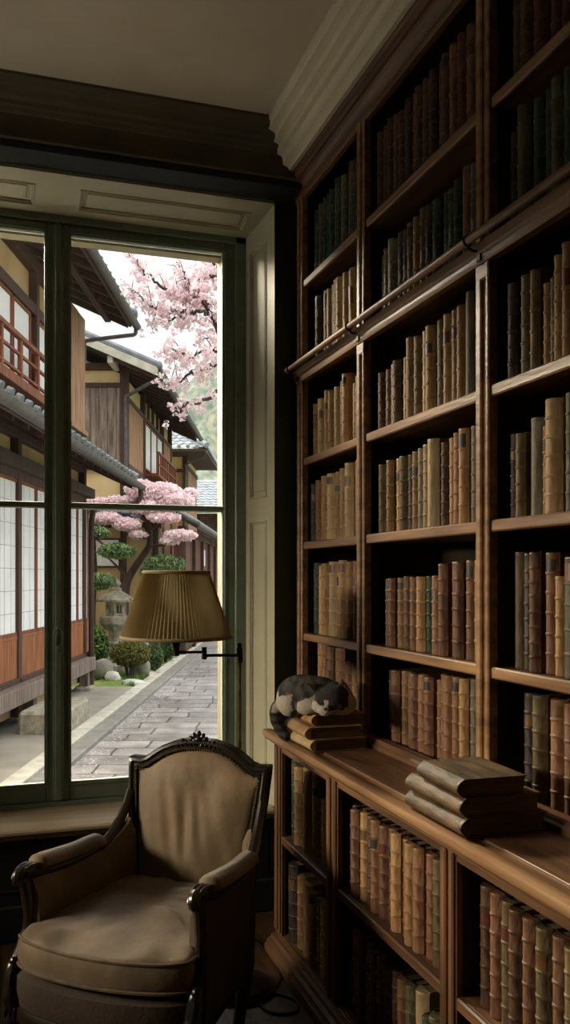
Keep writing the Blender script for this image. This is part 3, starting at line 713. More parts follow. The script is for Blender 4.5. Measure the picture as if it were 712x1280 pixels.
nb = len(vs_); bk = [pt(Vector(p).x, Vector(p).z, .012) for p in vs_]
border = [j*W for j in range(NZ+1)]+[NZ*W+i for i in range(1, W)]+[j*W+NX for j in range(NZ-1, -1, -1)]+[i for i in range(NX-1, 0, -1)]
fs_ += [tuple(nb+k for k in f) for f in fs_]
for k in range(len(border)):
    a, b = border[k], border[(k+1) % len(border)]; fs_.append((a, b, nb+b, nb+a))
mb.add(vs_+bk, fs_); prt(mb, 'back_cushion', M_FAB, sharp=70)
# arms
for sx in (-1, 1):
    # upholstered arm wall: plan path from back post to front
    plan = smooth([(sx*.222, .262, 0), (sx*.246, .17, 0), (sx*.262, .04, 0), (sx*.268, -.10, 0), (sx*.268, -.215, 0)], 5)
    N = len(plan); mi = MB(); mo = MB(); ri = []; ro = []
    for i, p in enumerate(plan):
        t = i/(N-1); top = .635-.075*min(1, t*3.2)**.8+.03*max(0, t-.4)
        nx = sx
        ri.append([(p.x-nx*.002, p.y, .335), (p.x-nx*.020, p.y, .38), (p.x-nx*.034, p.y, .46), (p.x-nx*.030, p.y, top-.05), (p.x-nx*.012, p.y, top-.008), (p.x-nx*.0, p.y, top-.004), (p.x, p.y, .335)])
        ro.append([(p.x, p.y, .245), (p.x+nx*.012, p.y, .25), (p.x+nx*.016, p.y, .40), (p.x+nx*.014, p.y, top-.03), (p.x+nx*.002, p.y, top-.006), (p.x-nx*.001, p.y, top-.01)])
    mi.loft(ri); mo.loft(ro)
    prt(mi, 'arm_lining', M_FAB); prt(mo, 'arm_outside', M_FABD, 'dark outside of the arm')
    # wooden arm: from the back post down along the top, scroll, support
    pth = smooth([(sx*.240, lean(.70)-.01, .705), (sx*.243, .275, .645), (sx*.250, .225, .592), (sx*.258, .165, .563), (sx*.266, .05, .555), (sx*.270, -.10, .566), (sx*.271, -.20, .588), (sx*.271, -.245, .597)], 5)
    mb = MB(); mb.tube(pth, [.016]*8+[.019]*(len(pth)-8), 10)
    sc = [(sx*.271, -.245-.022*math.sin(a)*k, .588+.022*math.cos(a)*k*.8) for a, k in ((.2, 1), (.8, 1), (1.4, 1), (2.0, 1), (2.6, .95), (3.2, .85), (3.9, .7), (4.6, .55))]
    mb.tube(smooth(sc, 3), .015, 10)
    for q in (-1, 0, 1):
        mb.tube(smooth([(sx*.271+q*.014, -.175, .606), (sx*.271+q*.014, -.22, .613), (sx*.271+q*.013, -.252, .606), (sx*.271+q*.012, -.270, .588), (sx*.271+q*.012, -.262, .570)], 4), [.003]*3+[.0055]*10+[.0035]*4, 8)
    ar = prt(mb, 'arm_rail', M_CHW)
    mb = MB(); mb.tube(smooth([(sx*.271, -.235, .575), (sx*.270, -.222, .52), (sx*.268, -.218, .46), (sx*.272, -.235, .40), (sx*.279, -.268, .345), (sx*.277, -.285, .29), (sx*.268, -.285, .24)], 5), [.017]*8+[.015]*6+[.018]*6+[.022]*6+[.026]*5, 10)
    for q in range(6):
        mb.ell((sx*(.279+.002*q), -.275-.004*math.sin(q), .36-.022*q), (.010, .012, .016), 8, 6, Matrix.Rotation(.5*(-1)**q, 3, 'Y'))
    sbt(mb, 'arm_support', M_CHW, ar)
    # padded elbow rest
    pad = [(sx*.262, .165, .578), (sx*.266, .12, .585), (sx*.270, .02, .588), (sx*.272, -.08, .598), (sx*.272, -.15, .606), (sx*.272, -.185, .606)]
    pp = smooth(pad, 5); rings = []
    for i, p in enumerate(pp):
        t = i/(len(pp)-1); k = min(1, (t*7)**.5, ((1-t)*9+.05)**.5)
        rings.append([(p.x+.034*k*math.cos(a), p.y, p.z-.008+(.030 if math.sin(a) > 0 else .012)*k*math.sin(a)) for a in [2*PI*q/14 for q in range(14)]])
    mb = MB(); mb.loft(rings); prt(mb, 'arm_pad', M_FAB, sharp=70)
mb = MB(); rings = []
for z in (.245, .45, .65, .775): rings.append([pt(-.20-.05*(z-.245), z, .018), pt(.20+.05*(z-.245), z, .018), pt(.20+.05*(z-.245), z, .024), pt(-.20-.05*(z-.245), z, .024)])
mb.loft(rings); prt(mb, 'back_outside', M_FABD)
ch.location = (.423, 2.598, 0); ch.rotation_euler = (0, 0, -.654)

# ------------------------------------------------------------------ floor lamp
LX, LY = .79, 2.93
M_SHADE = M('pleated_silk', '#9a895f', '#b09d74', 6, rough=.85)
def shade_mat(m):
    n = m.node_tree.nodes; L = m.node_tree.links; b = n['Principled BSDF']; o = n['Material Output']
    tr = n.new('ShaderNodeBsdfTranslucent'); mx = n.new('ShaderNodeMixShader'); mx.inputs[0].default_value = .45
    L.new(b.inputs['Base Color'].links[0].from_socket, tr.inputs[0]); L.new(b.outputs[0], mx.inputs[1]); L.new(tr.outputs[0], mx.inputs[2]); L.new(mx.outputs[0], o.inputs[0])
shade_mat(M_SHADE)
M_TRIM = M('shade_trim', '#7d6c4c', '#94815c', 30, rough=.8)
lamp = thing('floor_lamp', 'brass swing-arm floor lamp with brown pleated shade behind the armchair', 'lamp', (LX, LY, 0))
mb = MB(); mb.lathe([(0, 0), (.125, 0), (.128, .006), (.126, .014), (.112, .02), (.108, .026), (.085, .034), (.05, .044), (.03, .06), (.016, .075), (.009, .095), (.0, .096)], 36, (LX, LY, 0)); part(mb, 'base', M_DMET, lamp)
ZP = 1.165
mb = MB(); mb.tube([(LX, LY, .09), (LX, LY, .6), (LX, LY, ZP-.02)], .0062, 10)
part(mb, 'pole', M_BRASS, lamp)
d = Vector((-.985, .17, 0)); el = Vector((LX, LY, 0))+d*.122; sh_c = Vector((LX, LY, 0))+d*.218
mb = MB(); mb.lathe([(0, -.03), (.011, -.03), (.011, .018), (.007, .024), (0, .026)], 14, (LX, LY, ZP)); mb.ell((LX, LY, ZP+.031), (.009, .009, .009))
mb.tube([(LX, LY, ZP-.004), tuple(el+Vector((0, 0, ZP-.004)))], .0055, 10)
mb.lathe([(0, -.02), (.009, -.02), (.009, .022), (0, .022)], 12, (el.x, el.y, ZP+.003))
mb.tube([tuple(el+Vector((0, 0, ZP+.008))), tuple(sh_c+Vector((0, 0, ZP+.008)))], .0048, 10)
mb.lathe([(0, -.012), (.011, -.012), (.011, .02), (.015, .03), (.015, .075), (.009, .08), (0, .08)], 14, (sh_c.x, sh_c.y, ZP+.008))
arm = part(mb, 'swing_arm', M_DMET, lamp)
mb = MB(); mb.ell((sh_c.x, sh_c.y, ZP+.13), (.028, .028, .042), 16, 10); sub(mb, 'bulb', M('bulb_glass', '#b9b29f', rough=.3), arm, lamp)
mb = MB(); NP = 84; z0, z1 = 1.226, 1.448; r0, r1 = .186, .110
ri = []
for t in (0, .5, 1):
    r = r0+(r1-r0)*t; z = z0+(z1-z0)*t; am = .0045+.0005*t
    ri.append([(sh_c.x+(r+am*(1 if k % 2 else -1))*math.cos(PI*k/NP), sh_c.y+(r+am*(1 if k % 2 else -1))*math.sin(PI*k/NP), z) for k in range(2*NP)])
mb.loft(ri, cap=False)
shd = part(mb, 'lamp_shade', M_SHADE, lamp, sharp=0, recalc=True)
mb = MB()
for r, z in ((r0, z0), (r1, z1)):
    mb.tube([(sh_c.x+(r+.002)*math.cos(2*PI*k/48), sh_c.y+(r+.002)*math.sin(2*PI*k/48), z) for k in range(48)], .0062, 8, loop=True)
sub(mb, 'shade_trim', M_TRIM, shd, lamp)
mb = MB()
for k in range(3):
    a = 2*PI*k/3+.3; mb.tube([(sh_c.x, sh_c.y, z1-.03), (sh_c.x+r1*math.cos(a), sh_c.y+r1*math.sin(a), z1-.004)], .002, 6)
mb.tube([(sh_c.x, sh_c.y, ZP+.08), (sh_c.x, sh_c.y, z1-.02)], .002, 6)
sub(mb, 'shade_carrier', M_DMET, shd, lamp)
mb = MB()   # cord looping on the floor
cp = [(LX+.02, LY-.02, .03), (LX+.10, LY-.07, .006), (LX+.155, LY-.135, .0045), (LX+.135, LY-.215, .0045), (LX+.06, LY-.20, .0045), (LX+.04, LY-.13, .0045), (LX+.10, LY-.055, .009), (LX+.165, LY+.05, .0045), (LX+.17, LY+.3, .0045), (LX+.12, LY+.60, .0045)]
mb.tube(smooth(cp, 8), .0042, 8); part(mb, 'power_cord', M_CABLE, lamp)

# ------------------------------------------------------------------ cat
def cat():
    Z0 = .9715
    def P(u, v, z): return Vector(uvw(u, v, z))
    mb = MB(); Ry = Matrix.Rotation(-YAW, 3, 'Z')
    def E_(u, v, z, a, b, c, rx=0, ry=0, rz=0):
        Rm = Ry @ Matrix.Rotation(rz, 3, 'Z') @ Matrix.Rotation(ry, 3, 'Y') @ Matrix.Rotation(rx, 3, 'X')
        mb.ell(P(u, v, z), (a, b, c), 24, 16, Rm)
    E_(.095, 3.015, 1.026, .105, .085, .066)                 # trunk
    E_(.055, 3.03, 1.030, .085, .080, .064, ry=-.15)
    E_(.022, 3.02, 1.004, .053, .075, .058, ry=-.2)          # haunch
    E_(.165, 3.0, 1.018, .074, .076, .056, ry=.2)            # shoulders
    E_(.190, 2.985, 1.000, .056, .06, .046)                  # right flank of the chest
    E_(.085, 2.945, .995, .050, .040, .032, rz=.2)           # left fore leg folded
    E_(.175, 2.925, .992, .055, .035, .026, rz=-.1)          # right fore leg folded
    E_(.155, 2.900, 1.026, .056, .050, .047, rx=.3, ry=.15)           # skull
    E_(.132, 2.862, .997, .027, .026, .020, rx=.5)           # muzzle
    E_(.118, 2.885, 1.006, .03, .03, .026); E_(.178, 2.885, 1.008, .03, .03, .026)
    # ears
    for c, tip, wd in (((.116, 2.903, 1.056), (.068, 2.88, 1.078), .026), ((.192, 2.903, 1.058), (.186, 2.882, 1.100), .025)):
        c = P(*c); tip = P(*tip); ax = (tip-c); sd = ax.cross(P(0, 1, 0)-P(0, 0, 0)).normalized()
        rings = []
        for t, k in ((-.5, 1.25), (0, 1.), (.5, .62), (.85, .26), (1., .08)):
            q = c+ax*t; nn = (P(0, 1, 0)-P(0, 0, 0))
            rings.append([q+sd*wd*k*math.cos(2*PI*j/12)+nn*.0075*k*math.sin(2*PI*j/12) for j in range(12)])
        mb.loft(rings)
    # tail over the end of the books down to the ledge
    tl = smooth([P(.03, 3.05, .985), P(-.018, 3.07, .985), P(-.034, 3.075, .955), P(-.028, 3.078, .918), P(-.012, 3.078, .888), P(.004, 3.074, .871), P(.014, 3.066, .868)], 5)
    mb.tube(tl, [.024]*6+[.022]*10+[.020]*8+[.018]*4+[.015]*2+[.009], 12)
    o = mb.build('cat', [], None, None, recalc=True)
    rm = o.modifiers.new('r', 'REMESH'); rm.mode = 'VOXEL'; rm.voxel_size = .0042; rm.use_smooth_shade = True
    sm = o.modifiers.new('s', 'SMOOTH'); sm.factor = .5; sm.iterations = 7
    dg = bpy.context.evaluated_depsgraph_get(); me = bpy.data.meshes.new_from_object(o.evaluated_get(dg))
    o.modifiers.clear(); old = o.data; o.data = me; bpy.data.meshes.remove(old)
    base = P(.11, 3.0, Z0)
    ca = me.color_attributes.new('fur', 'FLOAT_COLOR', 'POINT')
    WH, DK, TB, OR = Vector(lin('#b5aa9b')[:3]), Vector(lin('#191715')[:3]), Vector(lin('#5d564d')[:3]), Vector(lin('#6f5a47')[:3])
    for i, v in enumerate(me.vertices):
        p = v.co; u = CS*p.x-SN*p.y; w = SN*p.x+CS*p.y; z = p.z
        n1 = noise.noise(p*38)*.5+noise.noise(p*90)*.3
        stripe = math.sin(u*150+z*60+noise.noise(p*22)*4)
        c = DK.lerp(TB, max(0, min(1, .38+.24*stripe+n1*.7)))
        hd = (Vector((u, w, z))-Vector((.155, 2.90, 1.026)))
        if (Vector((u, w, z))-Vector((.155, 2.90, 1.026))).length < .072 and w < 2.95: c = DK.lerp(TB, .12+.15*n1)
        if ((u < .098 and w < 2.905) or z > 1.078) and w < 2.92: c = TB*1.15
        # white chest between head and haunch, white right flank, white patch on the hip
        wn = n1*.018
        if w < 3.0 and .040 < u < .135 and z < 1.040-.6*abs(u-.10)+wn and hd.length > .062: c = WH
        if u > .185+wn*.6 and z < 1.075+wn and hd.length > .06: c = WH
        if u > .11 and z < .996+wn*.4 and w < 2.97: c = WH
        if u < .022+wn and .955 < z < 1.03+wn and w < 3.06: c = WH
        if hd.length < .075 and w < 2.93:
            if abs(u-.134) < .007+.30*max(0, 1.010-z)+wn*.3 and z < 1.03: c = WH
            elif z < .988: c = WH
        if u < .03 and z < .957: c = DK.lerp(TB, .5+.5*math.sin(z*230))
        if .0 < u < .05 and 1.035 < z < 1.07 and noise.noise(p*30) > .0: c = c.lerp(OR, .6)
        ca.data[i].color = (*c, 1)
    for v in me.vertices:
        if v.co.x > .972 and 2.705 < v.co.y < 2.945 and .94 < v.co.z < .974: v.co.z = .974
    for v in me.vertices: v.co -= base
    o.location = base
    m = M('cat_fur', '#ffffff', rough=.85, bump=1., bscale=220); n = m.node_tree.nodes; L = m.node_tree.links
    at = n.new('ShaderNodeAttribute'); at.attribute_name = 'fur'; L.new(at.outputs['Color'], n['Principled BSDF'].inputs['Base Color'])
    me.materials.append(m); me.polygons.foreach_set('use_smooth', [True]*len(me.polygons))
    tag(o, 'dark tabby and white cat asleep on the stack of books', 'cat')
    mb = MB(base and None); mb.ell(P(.131, 2.8385, 1.003), (.006, .004, .0045), 10, 8)
    mb.build('nose', M('cat_nose', '#6b4c45', rough=.5), o, base)
    for du in (-.018, .020):
        mb = MB(); mb.tube([P(.136+du-.009, 2.856, 1.021), P(.136+du, 2.8525, 1.0175), P(.136+du+.009, 2.857, 1.021)], [.0006, .0013, .0006], 6); mb.build('eyelid', M('cat_eye', '#0d0b0a', rough=.6) if 'cat_eye' not in MATS else MATS['cat_eye'], o, base)
    return o
cat()
# ------------------------------------------------------------------ the lane outside (street frame: u right, v along the lane, z up)
M_STREET = M('wet_paving', '#85817f', '#aba7a4', 4, rough=.30, bump=.35, bscale=25)
def paving(m):
    n = m.node_tree.nodes; L = m.node_tree.links
    t = n.new('ShaderNodeTexCoord'); bt = n.new('ShaderNodeTexBrick')
    nz = n.new('ShaderNodeTexNoise'); nz.inputs['Scale'].default_value = 1.6; va = n.new('ShaderNodeVectorMath'); va.operation = 'SCALE'; va.inputs['Scale'].default_value = .12
    ad = n.new('ShaderNodeVectorMath'); L.new(t.outputs['Object'], nz.inputs['Vector']); L.new(nz.outputs['Color'], va.inputs[0]); L.new(t.outputs['Object'], ad.inputs[0]); L.new(va.outputs[0], ad.inputs[1]); L.new(ad.outputs[0], bt.inputs['Vector'])
    bt.inputs['Scale'].default_value = 1; bt.inputs['Brick Width'].default_value = .62; bt.inputs['Row Height'].default_value = .36; bt.inputs['Mortar Size'].default_value = .012; bt.offset = .43; bt.squash = .7; bt.squash_frequency = 3
    bt.inputs['Color1'].default_value = (.72, .72, .72, 1); bt.inputs['Color2'].default_value = (1.15, 1.13, 1.12, 1); bt.inputs['Mortar'].default_value = (.25, .25, .24, 1); bt.inputs['Bias'].default_value = -.1
    mx = n.new('ShaderNodeMix'); mx.data_type = 'RGBA'; mx.blend_type = 'MULTIPLY'; mx.inputs['Factor'].default_value = 1
    b = n['Principled BSDF']; src = b.inputs['Base Color'].links[0].from_socket
    L.new(src, mx.inputs[6]); L.new(bt.outputs['Color'], mx.inputs[7]); L.new(mx.outputs[2], b.inputs['Base Color'])
    bp = n.new('ShaderNodeBump'); bp.inputs['Strength'].default_value = .5; bp.inputs['Distance'].default_value = .02
    old = b.inputs['Normal'].links[0].from_node; L.new(bt.outputs['Color'], bp.inputs['Height']); L.new(old.outputs[0], bp.inputs['Normal']); L.new(bp.outputs[0], b.inputs['Normal'])
paving(M_STREET)
M_KERB = M('kerb_stone', '#a39d90', '#c0baac', 6, rough=.8, bump=.3, bscale=40)
M_KERBD = M('gutter_stone', '#6f6b64', '#85817a', 6, rough=.7, bump=.3, bscale=40)
M_PAVE = M('pavement', '#7f7a70', '#948e82', 2.5, rough=.85, bump=.25, bscale=50)
M_SOIL = M('moss_soil', '#566a2b', '#77823f', 3, rough=.95, bump=.5, bscale=25)
M_STONE = M('granite', '#777263', '#a39c89', 14, rough=.9, bump=.5, bscale=40)
M_ROCK = M('garden_rock', '#67675c', '#8c897b', 5, rough=.9, bump=.5, bscale=20)
M_WHITE = M('pale_rock', '#a5a39a', '#c2bfb4', 8, rough=.9, bump=.3)
def vwood(name, c1, c2, **k): return M(name, c1, c2, scale=3, stretch=(7, 7, .8), rough=.75, bump=.25, bscale=12, detail=8, **k)
M_BOARD = vwood('weathered_boards', '#6c482f', '#b08560', lo=.3, hi=.7)
M_BOARDG = vwood('grey_boards', '#4d4039', '#8d7c70', lo=.3, hi=.7)
M_HONEY = vwood('honey_cedar', '#6e3c1a', '#a0612f', lo=.3, hi=.7)
M_BEAM = vwood('house_beams', '#33201a', '#4d3328')
M_RED = vwood('red_brown_boards', '#46221a', '#6a382a')
M_EAVE = vwood('eave_boards', '#2b1d17', '#473228')
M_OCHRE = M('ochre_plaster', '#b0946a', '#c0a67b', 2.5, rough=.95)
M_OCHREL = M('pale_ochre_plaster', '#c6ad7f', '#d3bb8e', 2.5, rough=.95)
M_SHOJI = M('shoji_paper', '#d9dadb', '#e6e7e8', 3, rough=.9)
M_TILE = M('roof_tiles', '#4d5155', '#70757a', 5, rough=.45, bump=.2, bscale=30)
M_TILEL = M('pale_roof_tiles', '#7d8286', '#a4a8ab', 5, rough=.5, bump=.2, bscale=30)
M_GUT = M('gutter_copper', '#3e3b3a', '#56514e', 10, rough=.5)
M_BARK = M('bark', '#33251f', '#55423a', 12, (1, 1, .4), rough=.95, bump=.6)
PET = [M('petal_pale', '#f8eff0', rough=.9), M('petal_pink', '#f6e4e7', rough=.9), M('petal_deep', '#efd0d7', rough=.9)]
LEAF = [M('leaf_mid', '#557636', rough=.7), M('leaf_light', '#7f9c50', rough=.7), M('leaf_dark', '#2c4423', rough=.7)]
PINE = [M('pine_mid', '#748c60', rough=.7), M('pine_light', '#a6b984', rough=.7), M('pine_dark', '#43603f', rough=.7)]
AZA = [M('azalea_mid', '#6a6a35', rough=.7), M('azalea_light', '#8c8549', rough=.7), M('azalea_dark', '#454a22', rough=.7)]
for m in PET+LEAF+PINE+AZA:
    n = m.node_tree.nodes; L = m.node_tree.links; b = n['Principled BSDF']; o = n['Material Output']
    tr = n.new('ShaderNodeBsdfTranslucent'); mx = n.new('ShaderNodeMixShader'); mx.inputs[0].default_value = .4
    L.new(b.inputs['Base Color'].links[0].from_socket, tr.inputs[0]); L.new(b.outputs[0], mx.inputs[1]); L.new(tr.outputs[0], mx.inputs[2]); L.new(mx.outputs[0], o.inputs[0])
ZG, ZS = -.10, -.16
MB().box(-1.79, 4.2, ZS-.2, 4.5, 60, ZS, 0).top('street', M_STREET, (0, 10, ZS), 'wet grey stone-paved lane running past the houses', 'street', kind=S, ext=True)
MB().box(-2.11, 4.2, ZS-.2, -1.955, 12.3, ZG+.012, .008).box(-2.11, 12.3, ZS-.2, -1.955, 60, ZG+.012, .008).top('kerb', M_KERB, (-2, 10, ZG), 'pale stone kerb strip beside the lane', 'kerb', kind=S, ext=True)
MB().box(-1.95, 4.2, ZS-.2, -1.79, 60, ZG-.012, .008).top('kerb', M_KERBD, (-1.87, 10, ZG), 'darker stone edging along the lane', 'kerb', kind=S, ext=True)
mb = MB()
for k in range(0, 60): mb.box(-2.113, 4.25+k*.93, ZG-.05, -1.952, 4.255+k*.93, ZG+.0128, 0)
MB().box(-7, 4.2, ZS-.2, -2.112, 12.25, ZG, 0).top('pavement', M_PAVE, (-3, 9, ZG), 'smooth grey pavement in front of the near house', 'pavement', kind=S, ext=True)
mb = MB(); nx, ny = 40, 80; G = []
for i in range(nx+1):
    for j in range(ny+1):
        u = -9+6.885*i/nx; v = 12.252+9*j/ny
        e_ = min(1, (-2.115-u)/.25)*min(1, (v-12.25)/.2)
        G.append((u, v, ZG-.02+e_*(.05+.05*noise.noise(Vector((u*1.3, v*1.3, 0)))+.012*noise.noise(Vector((u*7, v*7, 3))))))
mb.add(G, [(i*(ny+1)+j, (i+1)*(ny+1)+j, (i+1)*(ny+1)+j+1, i*(ny+1)+j+1) for i in range(nx) for j in range(ny)])
mb.top('garden_ground', M_SOIL, (-3, 15, ZG), 'mossy garden ground beside the lane', 'ground', kind=S, ext=True, recalc=False)
MB().box(-60, 3.9, ZS-.9, 60, 160, ZS-.3, 0).top('terrain', M_SOIL, (0, 40, ZS-.3), 'open ground under the lane', 'ground', kind=S, ext=True)
# grass tufts on the moss
mb = MB(); rr = random.Random(3); V = []
for k in range(6000):
    u = rr.uniform(-3.3, -2.13); v = 12.4+rr.random()**1.2*2.35
    if noise.noise(Vector((u*1.7, v*1.4, 4))) < -.12: continue
    a = rr.uniform(0, 2*PI); hgt = rr.uniform(.03, .08); w_ = .008
    du, dv = math.cos(a), math.sin(a); o = len(mb.v); z = ZG+.02
    mb.v += [(u-dv*w_, v+du*w_, z-.03), (u+dv*w_, v-du*w_, z-.03), (u+du*hgt*.5, v+dv*hgt*.5, z+hgt)]; mb.f.append((o, o+1, o+2)); mb.m.append(rr.randrange(2))
mb.top('moss', [LEAF[0], LEAF[1]], (-2.6, 13.5, ZG), 'green moss and short grass around the garden stones', 'moss', kind='stuff', ext=True, recalc=False)
# petals blown against the kerb
mb = MB(); random.seed(9)
for k in range(700):
    u = -1.78+abs(random.gauss(0, .16)); v = random.uniform(4.8, 15)
    a = random.uniform(0, 6.28); r_ = random.uniform(.006, .013); o = len(mb.v); z = ZS+.004
    mb.v += [(u+r_*math.cos(a+q*PI/2), v+r_*math.sin(a+q*PI/2)*.8, z+.003*(q % 2)) for q in range(4)]; mb.f.append((o, o+1, o+2, o+3)); mb.m.append(k % 2)
mb.top('fallen_petals', PET[:2], (-1.6, 8, ZS), 'pale pink petals scattered on the paving along the kerb', 'petals', kind='stuff', ext=True, recalc=False)
# far hills
M_HILL = M('hazed_hill', '#6f7a6c', '#b3a995', 1.1, rough=1, bump=.8, bscale=1.6, lo=.36, hi=.66, c3='#8d9582')  # paled mix; distance haze is put into the colour
mb = MB(); nx, ny = 220, 90; G = []
for i in range(nx+1):
    for j in range(ny+1):
        u = -60+120*i/nx; v = 58+60*j/ny
        t = j/ny; hh = (20*math.exp(-((u+3)/22)**2)+10*math.exp(-((u-30)/18)**2)+9*math.exp(-((u+42)/18)**2))*min(1, t*2.2)
        hh += (noise.noise(Vector((u*.11, v*.11, 2)))*2.6+(.8-abs(noise.noise(Vector((u*.45, v*.45, 5)))))*3.2)*min(1, t*3)
        G.append((u, v, ZS-.3+hh))
mb.add(G, [(i*(ny+1)+j, (i+1)*(ny+1)+j, (i+1)*(ny+1)+j+1, i*(ny+1)+j+1) for i in range(nx) for j in range(ny)])
mb.top('hills', M_HILL, (0, 80, 0), 'wooded hillside beyond the lane, haze mixed into its pale green', 'hill', kind=S, ext=True, recalc=False, sharp=0)

def tiles(mb, e0, e1, r0, r1, per=.24, amp=.028, step=.27):
    """corrugated tile sheet: e0-e1 the eave, r0-r1 the ridge side"""
    e0, e1, r0, r1 = map(Vector, (e0, e1, r0, r1)); Ln = max((e1-e0).length, (r1-r0).length); Sl = ((r0+r1)/2-(e0+e1)/2).length
    nv = max(8, int(Ln/per*6)); ns = max(2, int(Sl/step)); n_ = (e1-e0).cross(r0-e0) if (r0-e0).length > .1 else (e1-e0).cross(r1-e0)
    n_.normalize(); n_ = -n_ if n_.z < 0 else n_
    rows = []
    for s_ in range(ns):
        for t, lift in ((s_/ns, .022), ((s_+1)/ns, 0)):
            rw = []
            for k in range(nv+1):
                a = e0.lerp(e1, k/nv); b = r0.lerp(r1, k/nv); p = a.lerp(b, t)
                w_ = math.sin(2*PI*k/6); rw.append(p+n_*(lift+amp*(w_ if w_ > -.2 else -.2)))
            rows.append(rw)
    vs_ = [p for r in rows for p in r]; W = nv+1
    mb.add(vs_, [(j*W+i, j*W+i+1, (j+1)*W+i+1, (j+1)*W+i) for j in range(len(rows)-1) for i in range(nv)])
    # round end tiles along the eave
    ex = (e1-e0).normalized(); dn = (e0+e1-r0-r1).normalized()
    for k in range(int(Ln/per)):
        p = e0+(e1-e0)*((k+.25)*6/nv) if (k+.25)*6/nv < 1 else None
        if p is None: continue
        c = p+n_*.03; rings = []
        for q in (-.03, .015): rings.append([c+dn*q+ex*.052*math.cos(2*PI*j/10)+dn.cross(ex)*.052*math.sin(2*PI*j/10) for j in range(10)])
        mb.loft(rings)
def slab(mb, pts, th):
    P_ = [Vector(p) for p in pts]; mb.loft([P_, [p-Vector((0, 0, th)) for p in P_]])
def halfpipe(mb, a, b, r=.055):
    a, b = Vector(a), Vector(b); d_ = (b-a).normalized(); sd = d_.cross(Vector((0, 0, 1))).normalized()
    prof = [(-math.cos(q*PI/8)*r, -math.sin(q*PI/8)*r) for q in range(9)]+[(math.cos(q*PI/8)*r*.86, -math.sin(q*PI/8)*r*.86) for q in range(9)]
    mb.loft([[p+sd*x+Vector((0, 0, z)) for x, z in prof] for p in (a, b)])
def rafters(mb, u0, z0, u1, z1, v0, v1, sp=.42):
    n = int((v1-v0)/sp)
    for k in range(n+1):
        v = v0+.06+(v1-v0-.12)*k/n
        mb.loft([[(u0, v-.03, z0-.10), (u0, v+.03, z0-.10), (u0, v+.03, z0-.02), (u0, v-.03, z0-.02)], [(u1, v-.03, z1-.10), (u1, v+.03, z1-.10), (u1, v+.03, z1-.02), (u1, v-.03, z1-.02)]])
def boards_u(mb, u, v0, v1, z0, z1, w_=.16, th=.02, rr=random.Random(11)):
    """vertical boards on a wall facing +u"""
    n = max(1, round((v1-v0)/w_))
    for k in range(n):
        a = v0+(v1-v0)*k/n; b = v0+(v1-v0)*(k+1)/n; d_ = rr.uniform(0, .008)
        mb.box(u-.04, a+.003, z0, u+th-d_, b-.003, z1, .003)
def boards_v(mb, v, u0, u1, z0, z1, w_=.16, th=.02, rr=random.Random(12)):
    n = max(1, round((u1-u0)/w_))
    for k in range(n):
        a = u0+(u1-u0)*k/n; b = u0+(u1-u0)*(k+1)/n; d_ = rr.uniform(0, .008)
        mb.box(a+.003, v-th+d_, z0, b-.003, v+.04, z1, .003)
def shoji(root, u, v0, v1, z0, z1, rail=None, bars=True, name='shoji_screen'):
    mb = MB(); f_ = .035
    mb.box(u-.02, v0, z0, u+.012, v0+f_, z1, .003).box(u-.02, v1-f_, z0, u+.012, v1, z1, .003).box(u-.02, v0, z0, u+.012, v1, z0+f_, .003).box(u-.02, v0, z1-f_, u+.012, v1, z1, .003)
    if bars:
        for k in range(1, 7): mb.box(u-.012, v0+f_, z0+(z1-z0)*k/7-.0018, u-.0045, v1-f_, z0+(z1-z0)*k/7+.0018, 0)
        for k in (1, 2): mb.box(u-.012, v0+(v1-v0)*k/3-.0018, z0, u-.0045, v0+(v1-v0)*k/3+.0018, z1, 0)
    s_ = part(mb, name, M_HONEYF, root)
    sub(MB().box(u-.014, v0+.01, z0+.01, u-.006, v1-.01, z1-.01, 0), 'paper', M_SHOJI, s_, root)
M_HONEYF = vwood('screen_frames', '#5d3018', '#84492a')
# ------------------------------------------------------------------ near house
h1 = thing('machiya_house', 'near dark timber townhouse with shoji screens and two tiled eaves', 'house', (-4, 9, ZG), ext=True)
U1 = -2.75
mb = MB(); mb.box(-7, 4.4, .0, U1-.06, 12.0, 3.2, 0); mb.box(-7, 4.4, 3.2, U1-.06, 11.8, 4.95, 0); part(mb, 'wall', M_OCHRE, h1)
mb = MB()
for v in (4.4, 7.72, 9.0-.02, 10.3, 11.92):
    mb.box(U1-.08, v-.05, .0, U1+.03, v+.06, 3.25, .006)
mb.box(U1-.08, 4.4, 2.44, U1+.02, 12.0, 2.56, .006).box(U1-.08, 4.4, .30, U1+.03, 12.0, .40, .006)
mb.box(U1-.08, 4.4, 2.86, U1+.025, 12.0, 3.0, .006)
part(mb, 'post_and_beam', M_BEAM, h1)
v = 5.16
while v < 11.8:
    a, b = v, v+.64
    mb = MB(); mb.box(U1-.025, a, .40, U1+.010, b, .82, .003); boards_u(mb, U1-.002, a+.03, b-.03, .43, .80, .2, .01); mb.box(U1-.02, a, .80, U1+.014, b, .835, .003)
    k = part(mb, 'kick_panel', M_HONEY, h1, 'honey brown wooden kick panel')
    shoji(h1, U1+.0, a, b, .835, 2.44); v += .64
mb = MB(); mb.box(U1-.3, 4.4, .17, -2.60, 12.0, .345, .006)
for q in range(4): mb.box(U1-.3, 4.4, .347, U1+.15*0+.0, 12.0, .348, 0) if False else None
d_ = part(mb, 'veranda_deck', M_BOARDG, h1, 'grey weathered veranda edge')
mb = MB()
for v in (5.5, 7.4, 9.3, 10.6, 11.86): mb.box(-2.78, v-.06, ZG+.06, -2.66, v+.06, .18, .004)
sub(mb, 'deck_post', M_BOARDG, d_, h1)
mb = MB()
